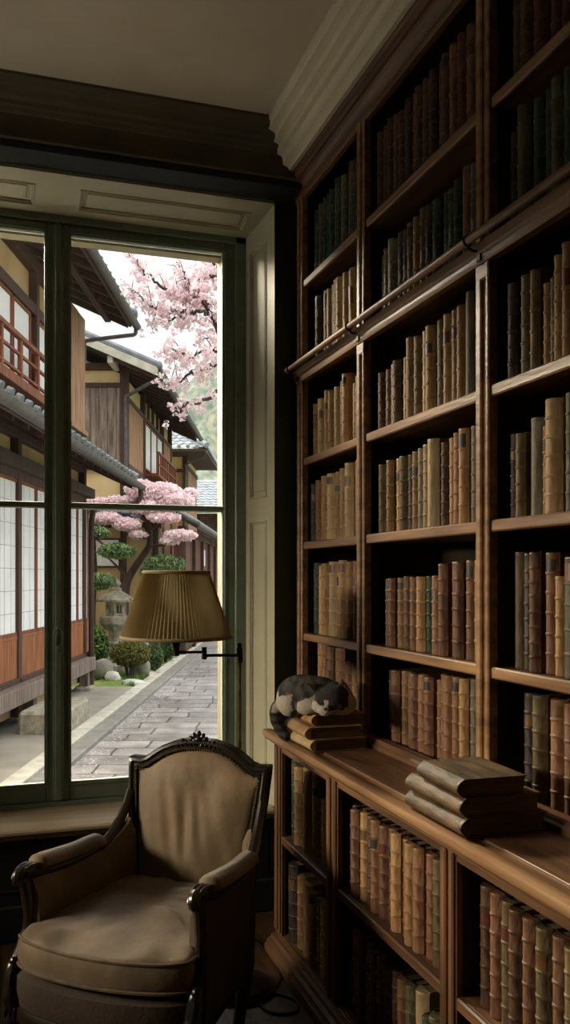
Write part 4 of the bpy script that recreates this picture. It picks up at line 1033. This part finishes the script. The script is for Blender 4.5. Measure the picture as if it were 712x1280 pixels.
for v in (5.5, 7.4, 9.3, 10.6, 11.86): mb.box(-2.84, v-.13, ZG-.05, -2.6, v+.13, ZG+.06, .02)
sub(mb, 'foundation_stone', M_STONE, d_, h1)
MBk = MB(); MBk.box(-3.4, 4.4, ZG, -3.2, 12, .2, 0); part(MBk, 'footing', M_BEAM, h1)
# lower pent roof
EZ = 2.78
mb = MB(); tiles(mb, (-2.1, 4.4, EZ+.02), (-2.1, 12.4, EZ+.02), (U1-.1, 4.4, EZ+.36), (U1-.1, 12.4, EZ+.36))
mb.tube([(-2.1, 12.40, EZ+.07), (-2.8, 12.40, EZ+.43)], .06, 10); rf = part(mb, 'lower_roof', M_TILE, h1, recalc=True)
mb = MB(); slab(mb, [(-2.12, 4.4, EZ), (-2.12, 12.42, EZ), (U1-.1, 12.42, EZ+.34), (U1-.1, 4.4, EZ+.34)], .03); rafters(mb, -2.16, EZ-.0, U1-.05, EZ+.30, 4.4, 12.4)
mb.box(-2.15, 4.4, EZ-.07, -2.11, 12.42, EZ+.0, .004); mb.box(U1-.02, 4.4, EZ-.25, U1+.10, 12.2, EZ-.12, .005); sub(mb, 'eave_boards', M_EAVE, rf, h1)
mb = MB(); halfpipe(mb, (-2.05, 4.4, EZ-.02), (-2.05, 12.5, EZ-.04), .06); mb.ell((-2.05, 12.5, EZ-.06), (.06, .02, .05)); g_ = sub(mb, 'gutter', M_GUT, rf, h1)
mb = MB(); mb.tube(smooth([(-2.06, 12.46, EZ-.08), (-2.07, 12.46, EZ-.22), (-2.2, 12.40, EZ-.32), (-2.62, 12.2, EZ-.36), (-2.66, 12.1, EZ-.46), (-2.66, 12.0, EZ-.7), (-2.66, 12.0, 1.0), (-2.66, 12.0, ZG+.01)], 5), .038, 10)
part(mb, 'downpipe', M_EAVE, h1)
# upper storey: balcony, screens, boarded bay
v = 5.2
mb = MB()
for q in range(10):
    vv = 4.9+.64*q
mb.box(U1-.06, 4.4, 3.25, U1+.03, 11.75, 3.42, .005).box(U1-.06, 4.4, 4.30, U1+.03, 11.2, 4.42, .005).box(U1-.06, 4.4, 4.78, U1+.04, 11.75, 4.92, .005)
for vv in (4.5, 6.3, 8.1, 9.62, 11.05): mb.box(U1-.06, vv-.05, 3.3, U1+.035, vv+.05, 4.95, .005)
part(mb, 'upper_beams', M_BEAM, h1)
for vv in (4.9, 5.54, 6.4, 7.04, 7.66, 8.2, 8.84, 9.7, 10.34): shoji(h1, U1-.01, vv, vv+.62, 3.42, 4.30, bars=False)
mb = MB(); ur = -2.60
mb.box(ur-.16, 4.4, 3.26, ur+.06, 9.9, 3.36, .005).box(ur-.025, 4.4, 3.76, ur+.03, 9.9, 3.81, .005).box(ur-.015, 4.4, 3.60, ur+.015, 9.9, 3.63, .003).box(ur-.015, 4.4, 3.42, ur+.015, 9.9, 3.45, .003)
for q in range(10): mb.box(ur-.02, 4.42+q*.59, 3.30, ur+.022, 4.47+q*.59, 3.80, .003)
part(mb, 'balcony', M_HONEYF, h1)
mb = MB(); boards_u(mb, U1+.03, 10.98, 11.83, 3.40, 4.92, .14); boards_v(mb, 11.82, -2.0, -1.99, 0, .01) if False else None
mb.box(U1-.1, 10.96, 3.34, U1+.08, 11.86, 3.40, .004); part(mb, 'boarded_bay', M_BOARD, h1)
# upper roof
EZ = 4.93
mb = MB(); tiles(mb, (-2.08, 4.4, EZ+.02), (-2.08, 11.9, EZ+.02), (-5.2, 4.4, EZ+1.42), (-5.2, 11.9, EZ+1.42)); mb.tube([(-2.06, 11.88, EZ+.09), (-5.2, 11.88, EZ+1.5)], .07, 10); mb.ell((-2.05, 11.88, EZ+.09), (.05, .08, .08), 12, 8)
rf = part(mb, 'upper_roof', M_TILE, h1)
mb = MB(); slab(mb, [(-2.1, 4.4, EZ), (-2.1, 11.92, EZ), (-5.2, 11.92, EZ+1.4), (-5.2, 4.4, EZ+1.4)], .03); rafters(mb, -2.13, EZ-.01, -3.0, EZ+.38, 4.4, 11.9)
mb.box(-2.13, 4.4, EZ-.08, -2.09, 11.92, EZ, .004).box(-2.45, 4.4, EZ-.02, -2.37, 11.9, EZ+.08, .004); sub(mb, 'eave_boards', M_EAVE, rf, h1)
mb = MB(); halfpipe(mb, (-2.03, 4.4, EZ-.03), (-2.03, 12.0, EZ-.05), .055); g_ = sub(mb, 'gutter', M_GUT, rf, h1)
mb = MB(); mb.tube(smooth([(-2.04, 11.95, EZ-.10), (-2.06, 11.95, EZ-.17), (-2.2, 11.92, EZ-.20), (-2.68, 11.86, EZ-.28), (-2.72, 11.84, EZ-.34), (-2.72, 11.84, EZ-.6)], 4), .028, 8); sub(mb, 'downpipe', M_GUT, rf, h1)
# stone step
mb = MB(); mb.box(-2.60, 8.48, ZG-.04, -2.14, 9.55, ZG+.225, .03)
def rough_(mb, a=.012, f=5):
    mb.v = [tuple(Vector(p)+a*Vector((noise.noise(Vector(p)*f), noise.noise(Vector(p)*f+Vector((9, 0, 0))), noise.noise(Vector(p)*f+Vector((0, 9, 0)))))) for p in mb.v]
rough_(mb); mb.top('stone_step', M_STONE, (-2.37, 9.0, ZG), 'long rough granite step before the near house', 'step', ext=True)

# ------------------------------------------------------------------ second house
h2 = thing('gabled_house', 'two-storey house with weathered boards, pale plaster gable and tiled roof', 'house', (-4.4, 18, ZG), ext=True)
U2, V2, V2b = -2.75, 15.1, 21.0
mb = MB(); mb.box(-6.2, V2+.05, ZG, U2-.05, V2b, 4.95, 0)
mb.loft([[(-6.2, V2+.05, 4.95), (U2-.05, V2+.05, 4.95), (-5.6, V2+.05, 6.0)], [(-6.2, V2b, 4.95), (U2-.05, V2b, 4.95), (-5.6, V2b, 6.0)]])
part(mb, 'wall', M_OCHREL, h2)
mb = MB(); boards_v(mb, V2+.02, -6.2, U2-.02, 3.38, 4.74, .15); part(mb, 'gable_boards', M_BOARDG, h2, 'grey weathered gable boards')
mb = MB(); mb.box(-6.2, V2-.02, 4.72, U2+.02, V2+.1, 4.80, .005).box(-6.2, V2-.03, 5.02, U2+.05, V2+.1, 5.14, .005).box(U2-.10, V2-.03, ZG, U2+.04, V2+.11, 5.1, .006).box(-6.2, V2-.04, 3.30, U2+.04, V2+.1, 3.40, .005)
for v in (16.95, 19.55, 20.9): mb.box(U2-.05, v-.07, 0, U2+.04, v+.07, 5.0, .005)
for v in (17.6, 18.2, 18.85): mb.box(U2-.03, v-.03, 4.5, U2+.02, v+.03, 4.95, .003)
mb.box(U2-.05, V2, 4.50, U2+.035, V2b, 4.58, .004).box(U2-.05, V2, 3.3, U2+.04, V2b, 3.42, .004)
part(mb, 'post_and_beam', M_BEAM, h2)
mb = MB(); boards_u(mb, U2, V2+.12, 16.88, 3.4, 4.5, .15); boards_u(mb, U2, 19.6, V2b, 3.4, 4.5, .15); boards_u(mb, U2, V2+.12, V2b, .1, 3.3, .18); part(mb, 'side_boards', M_BOARD, h2)
for a in (17.0, 17.84, 18.68): shoji(h2, U2+.01, a, a+.82, 3.55, 4.48, bars=False)
mb = MB(); mb.box(-2.72, 16.95, 3.40, -2.45, 19.6, 3.46, .004).box(-2.48, 16.95, 3.84, -2.43, 19.6, 3.88, .003).box(-2.47, 16.95, 3.62, -2.44, 19.6, 3.645, .003)
for q in range(9): mb.box(-2.475, 16.95+q*.325, 3.44, -2.44, 16.99+q*.325, 3.86, .003)
part(mb, 'balcony', M_HONEYF, h2)
EZ = 4.86; sl = .43
mb = MB(); tiles(mb, (-2.1, 14.5, EZ+.03), (-2.1, 21.3, EZ+.03), (-5.6, 14.5, EZ+.03+3.5*sl), (-5.6, 21.3, EZ+.03+3.5*sl)); mb.tube([(-2.1, 14.5, EZ+.09), (-5.6, 14.5, EZ+.09+3.5*sl)], .07, 10); mb.tube([(-2.1, 14.72, EZ+.09), (-5.6, 14.72, EZ+.09+3.5*sl)], .06, 10)
mb.ell((-2.09, 14.5, EZ+.08), (.06, .09, .09), 12, 8)
rf = part(mb, 'roof', M_TILE, h2)
mb = MB(); slab(mb, [(-2.12, 14.45, EZ), (-2.12, 21.3, EZ), (-5.6, 21.3, EZ+3.48*sl), (-5.6, 14.45, EZ+3.48*sl)], .04); rafters(mb, -2.15, EZ-.02, -2.85, EZ+.28, 14.5, 21.3); sub(mb, 'eave_boards', M_EAVE, rf, h2)
mb = MB(); mb.loft([[(-2.1, 14.43, EZ-.09), (-2.1, 14.48, EZ-.09), (-2.1, 14.48, EZ+.05), (-2.1, 14.43, EZ+.05)], [(-5.6, 14.43, EZ-.09+3.5*sl), (-5.6, 14.48, EZ-.09+3.5*sl), (-5.6, 14.48, EZ+.05+3.5*sl), (-5.6, 14.43, EZ+.05+3.5*sl)]]); sub(mb, 'barge_board', M_KERB, rf, h2, 'pale barge board on the gable')
mb = MB(); mb.box(-2.95, 14.5, 5.0, -2.86, 15.1, 5.12, .005); sub(mb, 'purlin_end', M_KERB, rf, h2)
mb = MB(); halfpipe(mb, (-2.05, 14.4, EZ-.03), (-2.05, 21.3, EZ-.05), .06); sub(mb, 'gutter', M_GUT, rf, h2)
mb = MB(); mb.tube(smooth([(-2.06, 14.5, EZ-.06), (-2.1, 14.52, EZ-.13), (-2.25, 14.6, EZ-.17), (-2.68, 14.98, EZ-.30), (-2.74, 15.02, EZ-.36), (-2.74, 15.03, EZ-.8), (-2.74, 15.03, 2.4)], 4), .03, 8); sub(mb, 'downpipe', M_GUT, rf, h2)
# ------------------------------------------------------------------ third house (hipped) and the last roof
h3 = thing('hipped_house', 'small far house with pale hipped tile roof', 'house', (-4.4, 25.5, ZG), ext=True)
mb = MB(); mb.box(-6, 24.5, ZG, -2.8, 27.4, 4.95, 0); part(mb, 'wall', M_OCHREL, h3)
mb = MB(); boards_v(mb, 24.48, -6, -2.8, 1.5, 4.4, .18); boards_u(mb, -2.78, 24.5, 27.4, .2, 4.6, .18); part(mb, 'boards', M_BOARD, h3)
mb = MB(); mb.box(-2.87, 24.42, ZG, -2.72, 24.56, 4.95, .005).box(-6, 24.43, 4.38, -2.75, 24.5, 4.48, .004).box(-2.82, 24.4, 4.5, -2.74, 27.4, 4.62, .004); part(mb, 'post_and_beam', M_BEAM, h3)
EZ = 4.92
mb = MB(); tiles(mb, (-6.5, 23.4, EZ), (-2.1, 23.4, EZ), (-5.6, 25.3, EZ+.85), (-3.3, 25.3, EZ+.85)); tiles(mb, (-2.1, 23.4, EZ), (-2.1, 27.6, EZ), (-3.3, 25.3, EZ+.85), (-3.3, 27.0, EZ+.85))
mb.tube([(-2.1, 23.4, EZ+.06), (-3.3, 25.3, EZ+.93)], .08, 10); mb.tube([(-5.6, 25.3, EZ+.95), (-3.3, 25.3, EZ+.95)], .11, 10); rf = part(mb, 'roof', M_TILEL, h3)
mb = MB(); slab(mb, [(-6.5, 23.42, EZ-.03), (-2.12, 23.42, EZ-.03), (-2.12, 27.6, EZ-.03), (-6.5, 27.6, EZ-.03)], .07); sub(mb, 'eave_boards', M_EAVE, rf, h3)
mb = MB(); mb.tube([(-2.1, 23.45, EZ-.1), (-2.2, 23.6, EZ-.2), (-2.76, 24.4, EZ-.33), (-2.78, 24.42, 2)], .035, 8); sub(mb, 'downpipe', M_GUT, rf, h3)
h4 = thing('low_house', 'farthest low house with pale grey tiled roof', 'house', (-3.5, 36, ZG), ext=True)
mb = MB(); mb.box(-6, 34.4, ZG, -2.1, 40, 3.9, 0); part(mb, 'wall', M_OCHRE, h4)
mb = MB(); boards_v(mb, 34.38, -6, -2.1, .5, 3.9, .25); mb.box(-6, 34.3, 3.0, -2.05, 34.42, 3.14, .004).box(-6, 34.3, 3.8, -2.05, 34.42, 3.95, .004); part(mb, 'boards', M_EAVE, h4)
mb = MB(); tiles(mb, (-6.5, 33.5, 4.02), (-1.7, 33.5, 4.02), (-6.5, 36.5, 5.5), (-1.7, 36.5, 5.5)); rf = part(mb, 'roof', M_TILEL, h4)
mb = MB(); slab(mb, [(-6.5, 33.5, 3.98), (-1.72, 33.5, 3.98), (-1.72, 36.5, 5.46), (-6.5, 36.5, 5.46)], .06); sub(mb, 'eave_boards', M_EAVE, rf, h4)
# ------------------------------------------------------------------ garden wall and boarded fence
gw = thing('garden_wall', 'ochre plaster garden wall with dark posts behind the lantern', 'wall', (-3.6, 14.95, ZG), ext=True)
mb = MB(); mb.box(-5.5, 14.9, ZG, -2.15, 15.03, 2.32, 0); part(mb, 'panel', M_OCHRE, gw)
mb = MB()
for u in (-5.0, -4.1, -3.35, -2.75, -2.2): mb.box(u-.05, 14.84, ZG, u+.05, 15.06, 2.36, .005)
mb.box(-5.5, 14.85, 2.28, -2.1, 15.06, 2.38, .005); part(mb, 'post_and_rail', M_BEAM, gw)
mb = MB(); mb.box(-3.33, 14.86, 1.60, -2.80, 14.9, 2.1, .003); f_ = part(mb, 'window', M_BEAM, gw); sub(MB().box(-3.30, 14.85, 1.63, -2.83, 14.862, 2.07, 0), 'paper', M_SHOJI, f_, gw)
mb = MB(); tiles(mb, (-5.5, 14.55, 2.40), (-2.05, 14.55, 2.40), (-5.5, 14.97, 2.60), (-2.05, 14.97, 2.60), .22, .022, .2); part(mb, 'tile_cap', M_TILE, gw)
fe = thing('boarded_fence', 'red-brown boarded fence with tiled cap beyond the garden', 'fence', (-2.05, 22, ZG), ext=True)
mb = MB(); boards_u(mb, -2.05, 17.3, 30, ZG, 2.35, .22); mb.box(-2.2, 17.26, ZG, -2.02, 17.32, 2.35, .003); part(mb, 'boards', M_RED, fe)
mb = MB()
for v in (17.3, 19.2, 21.1, 23, 24.9, 26.8, 28.7): mb.box(-2.12, v-.06, ZG, -1.96, v+.06, 2.45, .005)
mb.box(-2.1, 17.2, 2.3, -1.97, 30, 2.42, .004).box(-2.1, 17.2, .0, -1.98, 30, .12, .004); part(mb, 'post_and_rail', M_BEAM, fe)
mb = MB(); tiles(mb, (-1.68, 17.0, 2.44), (-1.68, 30, 2.44), (-2.08, 17.0, 2.66), (-2.08, 30, 2.66), .24, .03, .2); mb.tube([(-2.08, 16.98, 2.72), (-2.08, 30, 2.72)], .075, 10); mb.tube([(-1.67, 17.0, 2.48), (-2.08, 17.0, 2.71)], .055, 10); rf = part(mb, 'tile_cap', M_TILE, fe)
mb = MB(); slab(mb, [(-1.7, 17.0, 2.43), (-1.7, 30, 2.43), (-2.08, 30, 2.63), (-2.08, 17.0, 2.63)], .04); sub(mb, 'eave_boards', M_EAVE, rf, fe)
mb = MB(); mb.box(-1.958, 21.95, 1.62, -1.952, 22.25, 1.98, 0) if False else mb.box(-2.03, 21.2, 1.72, -2.01, 22.0, 2.12, .002); part(mb, 'paper_notice', M_SHOJI, fe, 'white paper notice')

# ------------------------------------------------------------------ stone lantern
ln = thing('stone_lantern', 'old stone lantern with hexagonal roof standing among the bushes', 'stone lantern', (-2.71, 14.0, ZG), ext=True)
cx, cy = -2.71, 14.0
def hexp(mb, prof, n=6, ph=PI/6): mb.lathe(prof, n, (cx, cy, 0), ph)
mb = MB(); hexp(mb, [(0, ZG-.02), (.27, ZG-.02), (.27, .03), (.22, .07), (0, .07)]); part(mb, 'base', M_STONE, ln)
mb = MB(); mb.lathe([(0, .06), (.15, .06), (.155, .1), (.125, .14), (.115, .34), (.13, .36), (.13, .39), (.115, .41), (.12, .56), (.145, .60), (0, .60)], 20, (cx, cy, 0)); part(mb, 'shaft', M_STONE, ln)
mb = MB(); hexp(mb, [(0, .59), (.17, .59), (.26, .68), (.275, .70), (.275, .80), (.25, .815), (0, .815)]); part(mb, 'platform', M_STONE, ln)
mb = MB()   # fire box with an opening in each face
for k in range(6):
    a = PI/6+k*PI/3-PI/6; R_ = Matrix.Rotation(a, 4, 'Z'); R_.translation = (cx, cy, 0); mb.T = R_
    ap = .150; hwid = ap*math.tan(PI/6)
    mb.box(ap-.05, -hwid, .81, ap, hwid, .86, .003).box(ap-.05, -hwid, .99, ap, hwid, 1.055, .003).box(ap-.05, -hwid, .86, ap, -.042, .99, .003).box(ap-.05, .042, .86, ap, hwid, .99, .003)
mb.T = None; part(mb, 'fire_box', M_STONE, ln)
mb = MB(); hexp(mb, [(0, 1.045), (.20, 1.045), (.325, 1.045), (.335, 1.075), (.26, 1.12), (.16, 1.185), (.07, 1.235), (0, 1.235)])
for k in range(6):
    a = PI/6+k*PI/3; mb.ell((cx+.325*math.cos(a), cy+.325*math.sin(a), 1.085), (.035, .035, .03), 8, 6)
part(mb, 'roof', M_STONE, ln)
mb = MB(); mb.lathe([(0, 1.22), (.085, 1.22), (.095, 1.25), (.06, 1.275), (.055, 1.29), (.085, 1.32), (.085, 1.345), (.05, 1.38), (.018, 1.41), (0, 1.415)], 16, (cx, cy, 0)); part(mb, 'finial', M_STONE, ln)
# ------------------------------------------------------------------ stones
def rock(u, v, z, r, mat_, label, seed, cat_='rock', name='garden_rock'):
    o_ = Vector((seed*3.1, 0, 0)); mb = MB()
    mb.ell((u, v, z), r, 24, 16, None, lambda d: 1+.16*noise.noise(d*1.4+o_)+.05*noise.noise(d*4+o_))
    mb.top(name, mat_, (u, v, ZG), label, cat_, 'garden rocks', ext=True, sharp=80)
rock(-2.67, 12.75, .09, (.175, .16, .155), M_ROCK, 'grey-green rounded boulder beside the veranda post', 1)
rock(-2.49, 12.62, -.02, (.115, .11, .10), M_WHITE, 'small white round stone before the olive bush', 2)
rock(-2.20, 13.5, .05, (.12, .12, .16), M_ROCK, 'small grey rock between the two round bushes', 3)
rock(-2.36, 14.34, .14, (.2, .14, .28), M_ROCK, 'tall grey rock behind the small green bush', 4)
rock(-2.20, 12.55, ZG+.0, (.20, .14, .07), M_WHITE, 'flat pale stepping stone on the moss edge', 5)
rock(-2.2, 13.9, ZG-.0, (.15, .22, .06), M_KERB, 'flat pale stone on the moss before the fence', 6)
mb = MB(); mb.lathe([(0, ZG), (.20, ZG), (.22, .0), (.22, .26), (.25, .30), (.25, .42), (.20, .42), (.18, .36), (0, .34)], 20, (-2.05-.2, 16.6, 0)); rough_(mb, .015)
mb.top('stone_basin', M_ROCK, (-2.25, 16.6, ZG), 'dark stone water basin at the foot of the fence', 'basin', ext=True)
# ------------------------------------------------------------------ bushes
def bush(name, u, v, r, mats, n, size, label, seed, stem=True, zc=None):
    random.seed(seed); zc = zc if zc is not None else r[2]+ZG+.05
    root = thing(name, label, 'bush', (u, v, ZG), 'garden bushes', ext=True)
    mb = MB(); pts = []
    for p in blob_points((u, v, zc), r, n, .9):
        pts.append(p)
    leaf_cloud(mb, pts, size, .4, 3); part(mb, 'foliage', mats, root, recalc=False, sharp=0)
    mb = MB(); rr = random.Random(seed)
    for k in range(7):
        a = rr.uniform(0, 2*PI); mb.tube([(u+.03*math.cos(a), v+.03*math.sin(a), ZG-.05), (u+.3*r[0]*math.cos(a), v+.3*r[1]*math.sin(a), zc-.3*r[2]), (u+.65*r[0]*math.cos(a), v+.65*r[1]*math.sin(a), zc+.2*r[2])], [.016, .011, .005], 6)
    part(mb, 'stem', M_BARK, root)
bush('azalea_bush', -2.31, 13.05, (.31, .28, .20), AZA, 5200, .020, 'rounded olive-brown azalea bush in front of the stone lantern', 1, zc=.29)
bush('round_bush', -2.12, 13.98, (.18, .18, .21), [LEAF[0], LEAF[2], PINE[0]], 2600, .022, 'small dark green bush at the lane edge', 2)
bush('camellia_bush', -2.93, 13.2, (.26, .28, .36), [LEAF[0], LEAF[2], LEAF[1]], 2600, .040, 'bright green leafy bush left of the lantern', 3, zc=.36)
bush('low_bush', -2.2, 15.9, (.22, .25, .2), [LEAF[2], LEAF[0], PINE[2]], 1500, .03, 'low dark bush beside the water basin', 4)
# ------------------------------------------------------------------ cloud pruned pines
def pine(name, trunk, pads, label, seed):
    random.seed(seed); root = thing(name, label, 'tree', trunk[0], 'garden trees', ext=True)
    mb = MB(); mb.tube(smooth(trunk, 5), [.05*(1-.7*i/(len(trunk)*5)) for i in range((len(trunk)-1)*5+1)], 8)
    for c, r in pads:
        q = min(trunk, key=lambda p: (Vector(p)-Vector(c)).length); mb.tube([q, tuple(Vector(q).lerp(Vector(c), .5)+Vector((0, 0, -.05))), (c[0], c[1], c[2]-.3*r[2])], [.028, .02, .012], 6)
    part(mb, 'trunk', M_BARK, root)
    for c, r in pads:
        mb = MB(); leaf_cloud(mb, blob_points(c, r, int(5200*r[0]), .8), .05, .4, 3, .22); part(mb, 'needle_pad', PINE, root, recalc=False, sharp=0)
k = 13.6/1091
U_ = lambda px, v: (px-356)/1091*v
Z_ = lambda py, v: H-(py-722)/1091*v
pine('garden_pine', [(U_(118, 13.8), 13.8, ZG), (U_(116, 13.8), 13.8, .8), (U_(119, 13.75), 13.75, 1.5), (U_(117, 13.8), 13.8, 2.1)],
     [((U_(146, 13.6), 13.6, Z_(689, 13.6)), (.30, .30, .11)), ((U_(116, 13.9), 13.9, Z_(666, 13.9)), (.25, .25, .10)), ((U_(124, 13.3), 13.3, Z_(727, 13.3)), (.24, .25, .12)), ((U_(112, 14.2), 14.2, Z_(640, 14.2)), (.22, .22, .1))], 'cloud-pruned pine with flat green pads beside the near house', 1)
pine('garden_pine', [(U_(190, 14.64), 14.64, ZG), (U_(188, 14.6), 14.6, .5), (U_(198, 14.4), 14.4, 1.1), (U_(206, 14.3), 14.3, 1.5)],
     [((U_(206, 14.2), 14.2, Z_(704, 14.2)), (.34, .32, .13)), ((U_(190, 14.5), 14.5, Z_(716, 14.5)), (.2, .2, .09))], 'smaller flat-topped pine right of the cherry trunk', 2)
# ------------------------------------------------------------------ cherry trees
def blossom(mb, c, r, n, size): leaf_cloud(mb, blob_points(c, r, n, .3), size, .4, 3, .7)
random.seed(21)
vt = 14.45
A = lambda px, py, v=vt: (U_(px, v), v, Z_(py, v))
sc_ = thing('cherry_tree', 'small crooked cherry tree in pink bloom behind the stone lantern', 'tree', A(156, 842), 'garden trees', ext=True)
mb = MB()
mb.tube(smooth([A(156, 842), A(155, 770), A(157, 735), A(163, 718), A(176, 698), A(186, 682), A(187, 664), A(184, 650)], 5), [.085-.05*i/35 for i in range(36)], 10)
for b_ in ([A(186, 668), A(178, 655), A(160, 646), A(135, 640)], [A(187, 664), A(196, 655), A(210, 645, 14.3), A(232, 636, 14.2)], [A(184, 652), A(178, 640), A(176, 620)], [A(186, 682), A(205, 681, 14.3), A(225, 672, 14.2), A(240, 668, 14.1)], [A(160, 724), A(150, 712), A(138, 700), A(128, 690)], [A(185, 655), A(200, 632, 14.45), A(215, 612, 14.45)], [A(187, 672), A(170, 672, 14.2), A(152, 664, 14.1)]):
    mb.tube(smooth(b_, 4), [.03-.022*i/((len(b_)-1)*4) for i in range((len(b_)-1)*4+1)], 7)
part(mb, 'trunk', M_BARK, sc_)
mb = MB()
for px, py, v, a, b, c, n in [(200, 618, 14.4, .42, .3, .20, 1500), (222, 628, 14.3, .30, .3, .17, 1000), (175, 612, 14.4, .25, .3, .17, 700), (190, 634, 14.3, .45, .3, .12, 900), (132, 648, 14.2, .28, .3, .10, 700), (158, 655, 14.2, .24, .3, .10, 600), (118, 645, 14.3, .2, .3, .09, 450), (205, 647, 14.2, .3, .3, .08, 500), (225, 669, 14.1, .28, .25, .085, 800), (212, 676, 14.1, .16, .2, .06, 250), (120, 628, 14.4, .25, .25, .07, 350), (150, 626, 14.4, .28, .25, .08, 400), (238, 618, 14.5, .14, .2, .1, 250), (172, 668, 14.2, .15, .2, .06, 150)]:
    blossom(mb, A(px, py, v), (a, b, c), int(n*1.5), .034)
part(mb, 'blossom', PET, sc_, recalc=False, sharp=0)
# large cherry on the other side of the lane, its boughs reaching over
random.seed(33)
bt_ = thing('cherry_tree', 'large cherry tree with long pink-flowering boughs hanging over the lane', 'tree', (1.5, 9.2, ZS), 'garden trees', ext=True)
vb = 9.0
B = lambda px, py, v=vb: (U_(px, v), v, Z_(py, v))
boughs = [
 [(1.3, 9.2, 2.6), B(345, 455), B(300, 478), B(262, 390-0), B(246, 366), B(232, 345), B(222, 325)],
 [(1.3, 9.2, 2.9), B(340, 430), B(290, 396), B(258, 393), B(240, 390), B(222, 392), B(203, 390)],
 [B(290, 396), B(270, 380), B(258, 378), B(248, 366), B(236, 362), B(228, 360)],
 [(1.3, 9.3, 3.3), B(360, 410, 9.4), B(310, 372, 9.3), B(285, 360, 9.2), B(262, 346, 9.2), B(225, 368, 9.1), B(205, 360), B(190, 348), B(176, 334), B(163, 319)],
 [B(225, 392), B(205, 385), B(188, 381), B(178, 374), B(166, 366)],
 [B(240, 390), B(222, 398), B(205, 402), B(190, 404)],
 [(1.3, 9.2, 2.2), B(345, 500), B(300, 458), B(272, 455), B(255, 464), B(240, 466), B(222, 478), B(203, 484)],
 [B(300, 458), B(275, 440, 8.7), B(255, 440, 8.6), B(236, 446, 8.6), B(222, 440, 8.5), B(209, 435, 8.5)],
 [B(320, 520, 8.8), B(290, 482, 8.8), B(265, 494, 8.8), B(240, 506, 8.8), B(218, 510, 8.8)],
 [B(300, 360, 9.2), B(285, 338, 9.2), B(268, 332, 9.2), B(262, 326, 9.2), B(250, 318, 9.2)],
 [B(300, 352, 9.4), B(284, 343, 9.3), B(268, 343, 9.3), B(255, 345, 9.2)],
 [B(300, 430, 9.2), B(282, 418, 9.2), B(262, 420, 9.1), B(250, 428, 9.1)],
 [B(246, 368), B(240, 380), B(230, 372), B(218, 366)],
]
mb = MB(); mb.tube(smooth([(1.5, 9.2, ZS-.05), (1.45, 9.2, .8), (1.3, 9.2, 1.8), (1.3, 9.2, 2.6), (1.32, 9.25, 3.4), (1.5, 9.3, 4.4)], 5), [.22-.13*i/25 for i in range(26)], 12)
dens = []
for bi, b_ in enumerate(boughs):
    s_ = smooth(b_, 6); n = len(s_); st = .034 if bi in (0, 1, 3, 6, 8) else .018
    s_ = [p+Vector((random.gauss(0, .012), random.gauss(0, .03), random.gauss(0, .012))) for p in s_]
    mb.tube(s_, [st*(1-.82*i/(n-1)) for i in range(n)], 6)
    for i, p in enumerate(s_):
        dens.append((p, i/(n-1), bi))
        if random.random() < .32 and p.x < -.3:
            q = p+Vector((random.uniform(-.13, .08), random.uniform(-.2, .2), random.uniform(-.12, .2))); mb.tube([p, (p+q)/2+Vector((0, 0, .02)), q], [.006, .0045, .002], 5); dens.append((q, .7, bi)); dens.append(((p+q)/2, .7, bi))
for a in range(5):
    an = a*1.2; mb.tube(smooth([(1.4, 9.25, 3.0+.2*a), (1.4+.8*math.cos(an), 9.25+.8*math.sin(an), 4+.2*a), (1.4+1.5*math.cos(an), 9.25+1.5*math.sin(an), 4.6+.2*a)], 4), [.06-.05*i/8 for i in range(9)], 7)
part(mb, 'trunk', M_BARK, bt_)
mb = MB()
for p, t, bi in dens:
    if p.x > .6: continue
    if bi in (3, 4) and t > .86: n = 4; r = .05
    elif t > .9: n = 7; r = .07
    else: n = 9; r = .11
    if p.x > -.5: n = int(n*.8)
    for c in blob_points(p+Vector((0, 0, -.01)), (r, r*1.3, r*.8), max(1, n//7), .2):
        leaf_cloud(mb, blob_points(c, (.045, .045, .045), 9, .2), .023, .4, 3, .75)
for a in range(5):
    an = a*1.2
    for c in blob_points((1.4+1.3*math.cos(an), 9.25+1.3*math.sin(an), 4.5+.2*a), (.7, .7, .45), 40, .2): leaf_cloud(mb, blob_points(c, (.07, .07, .07), 9, .2), .03, .4, 3, .75)
part(mb, 'blossom', PET, bt_, recalc=False, sharp=0)
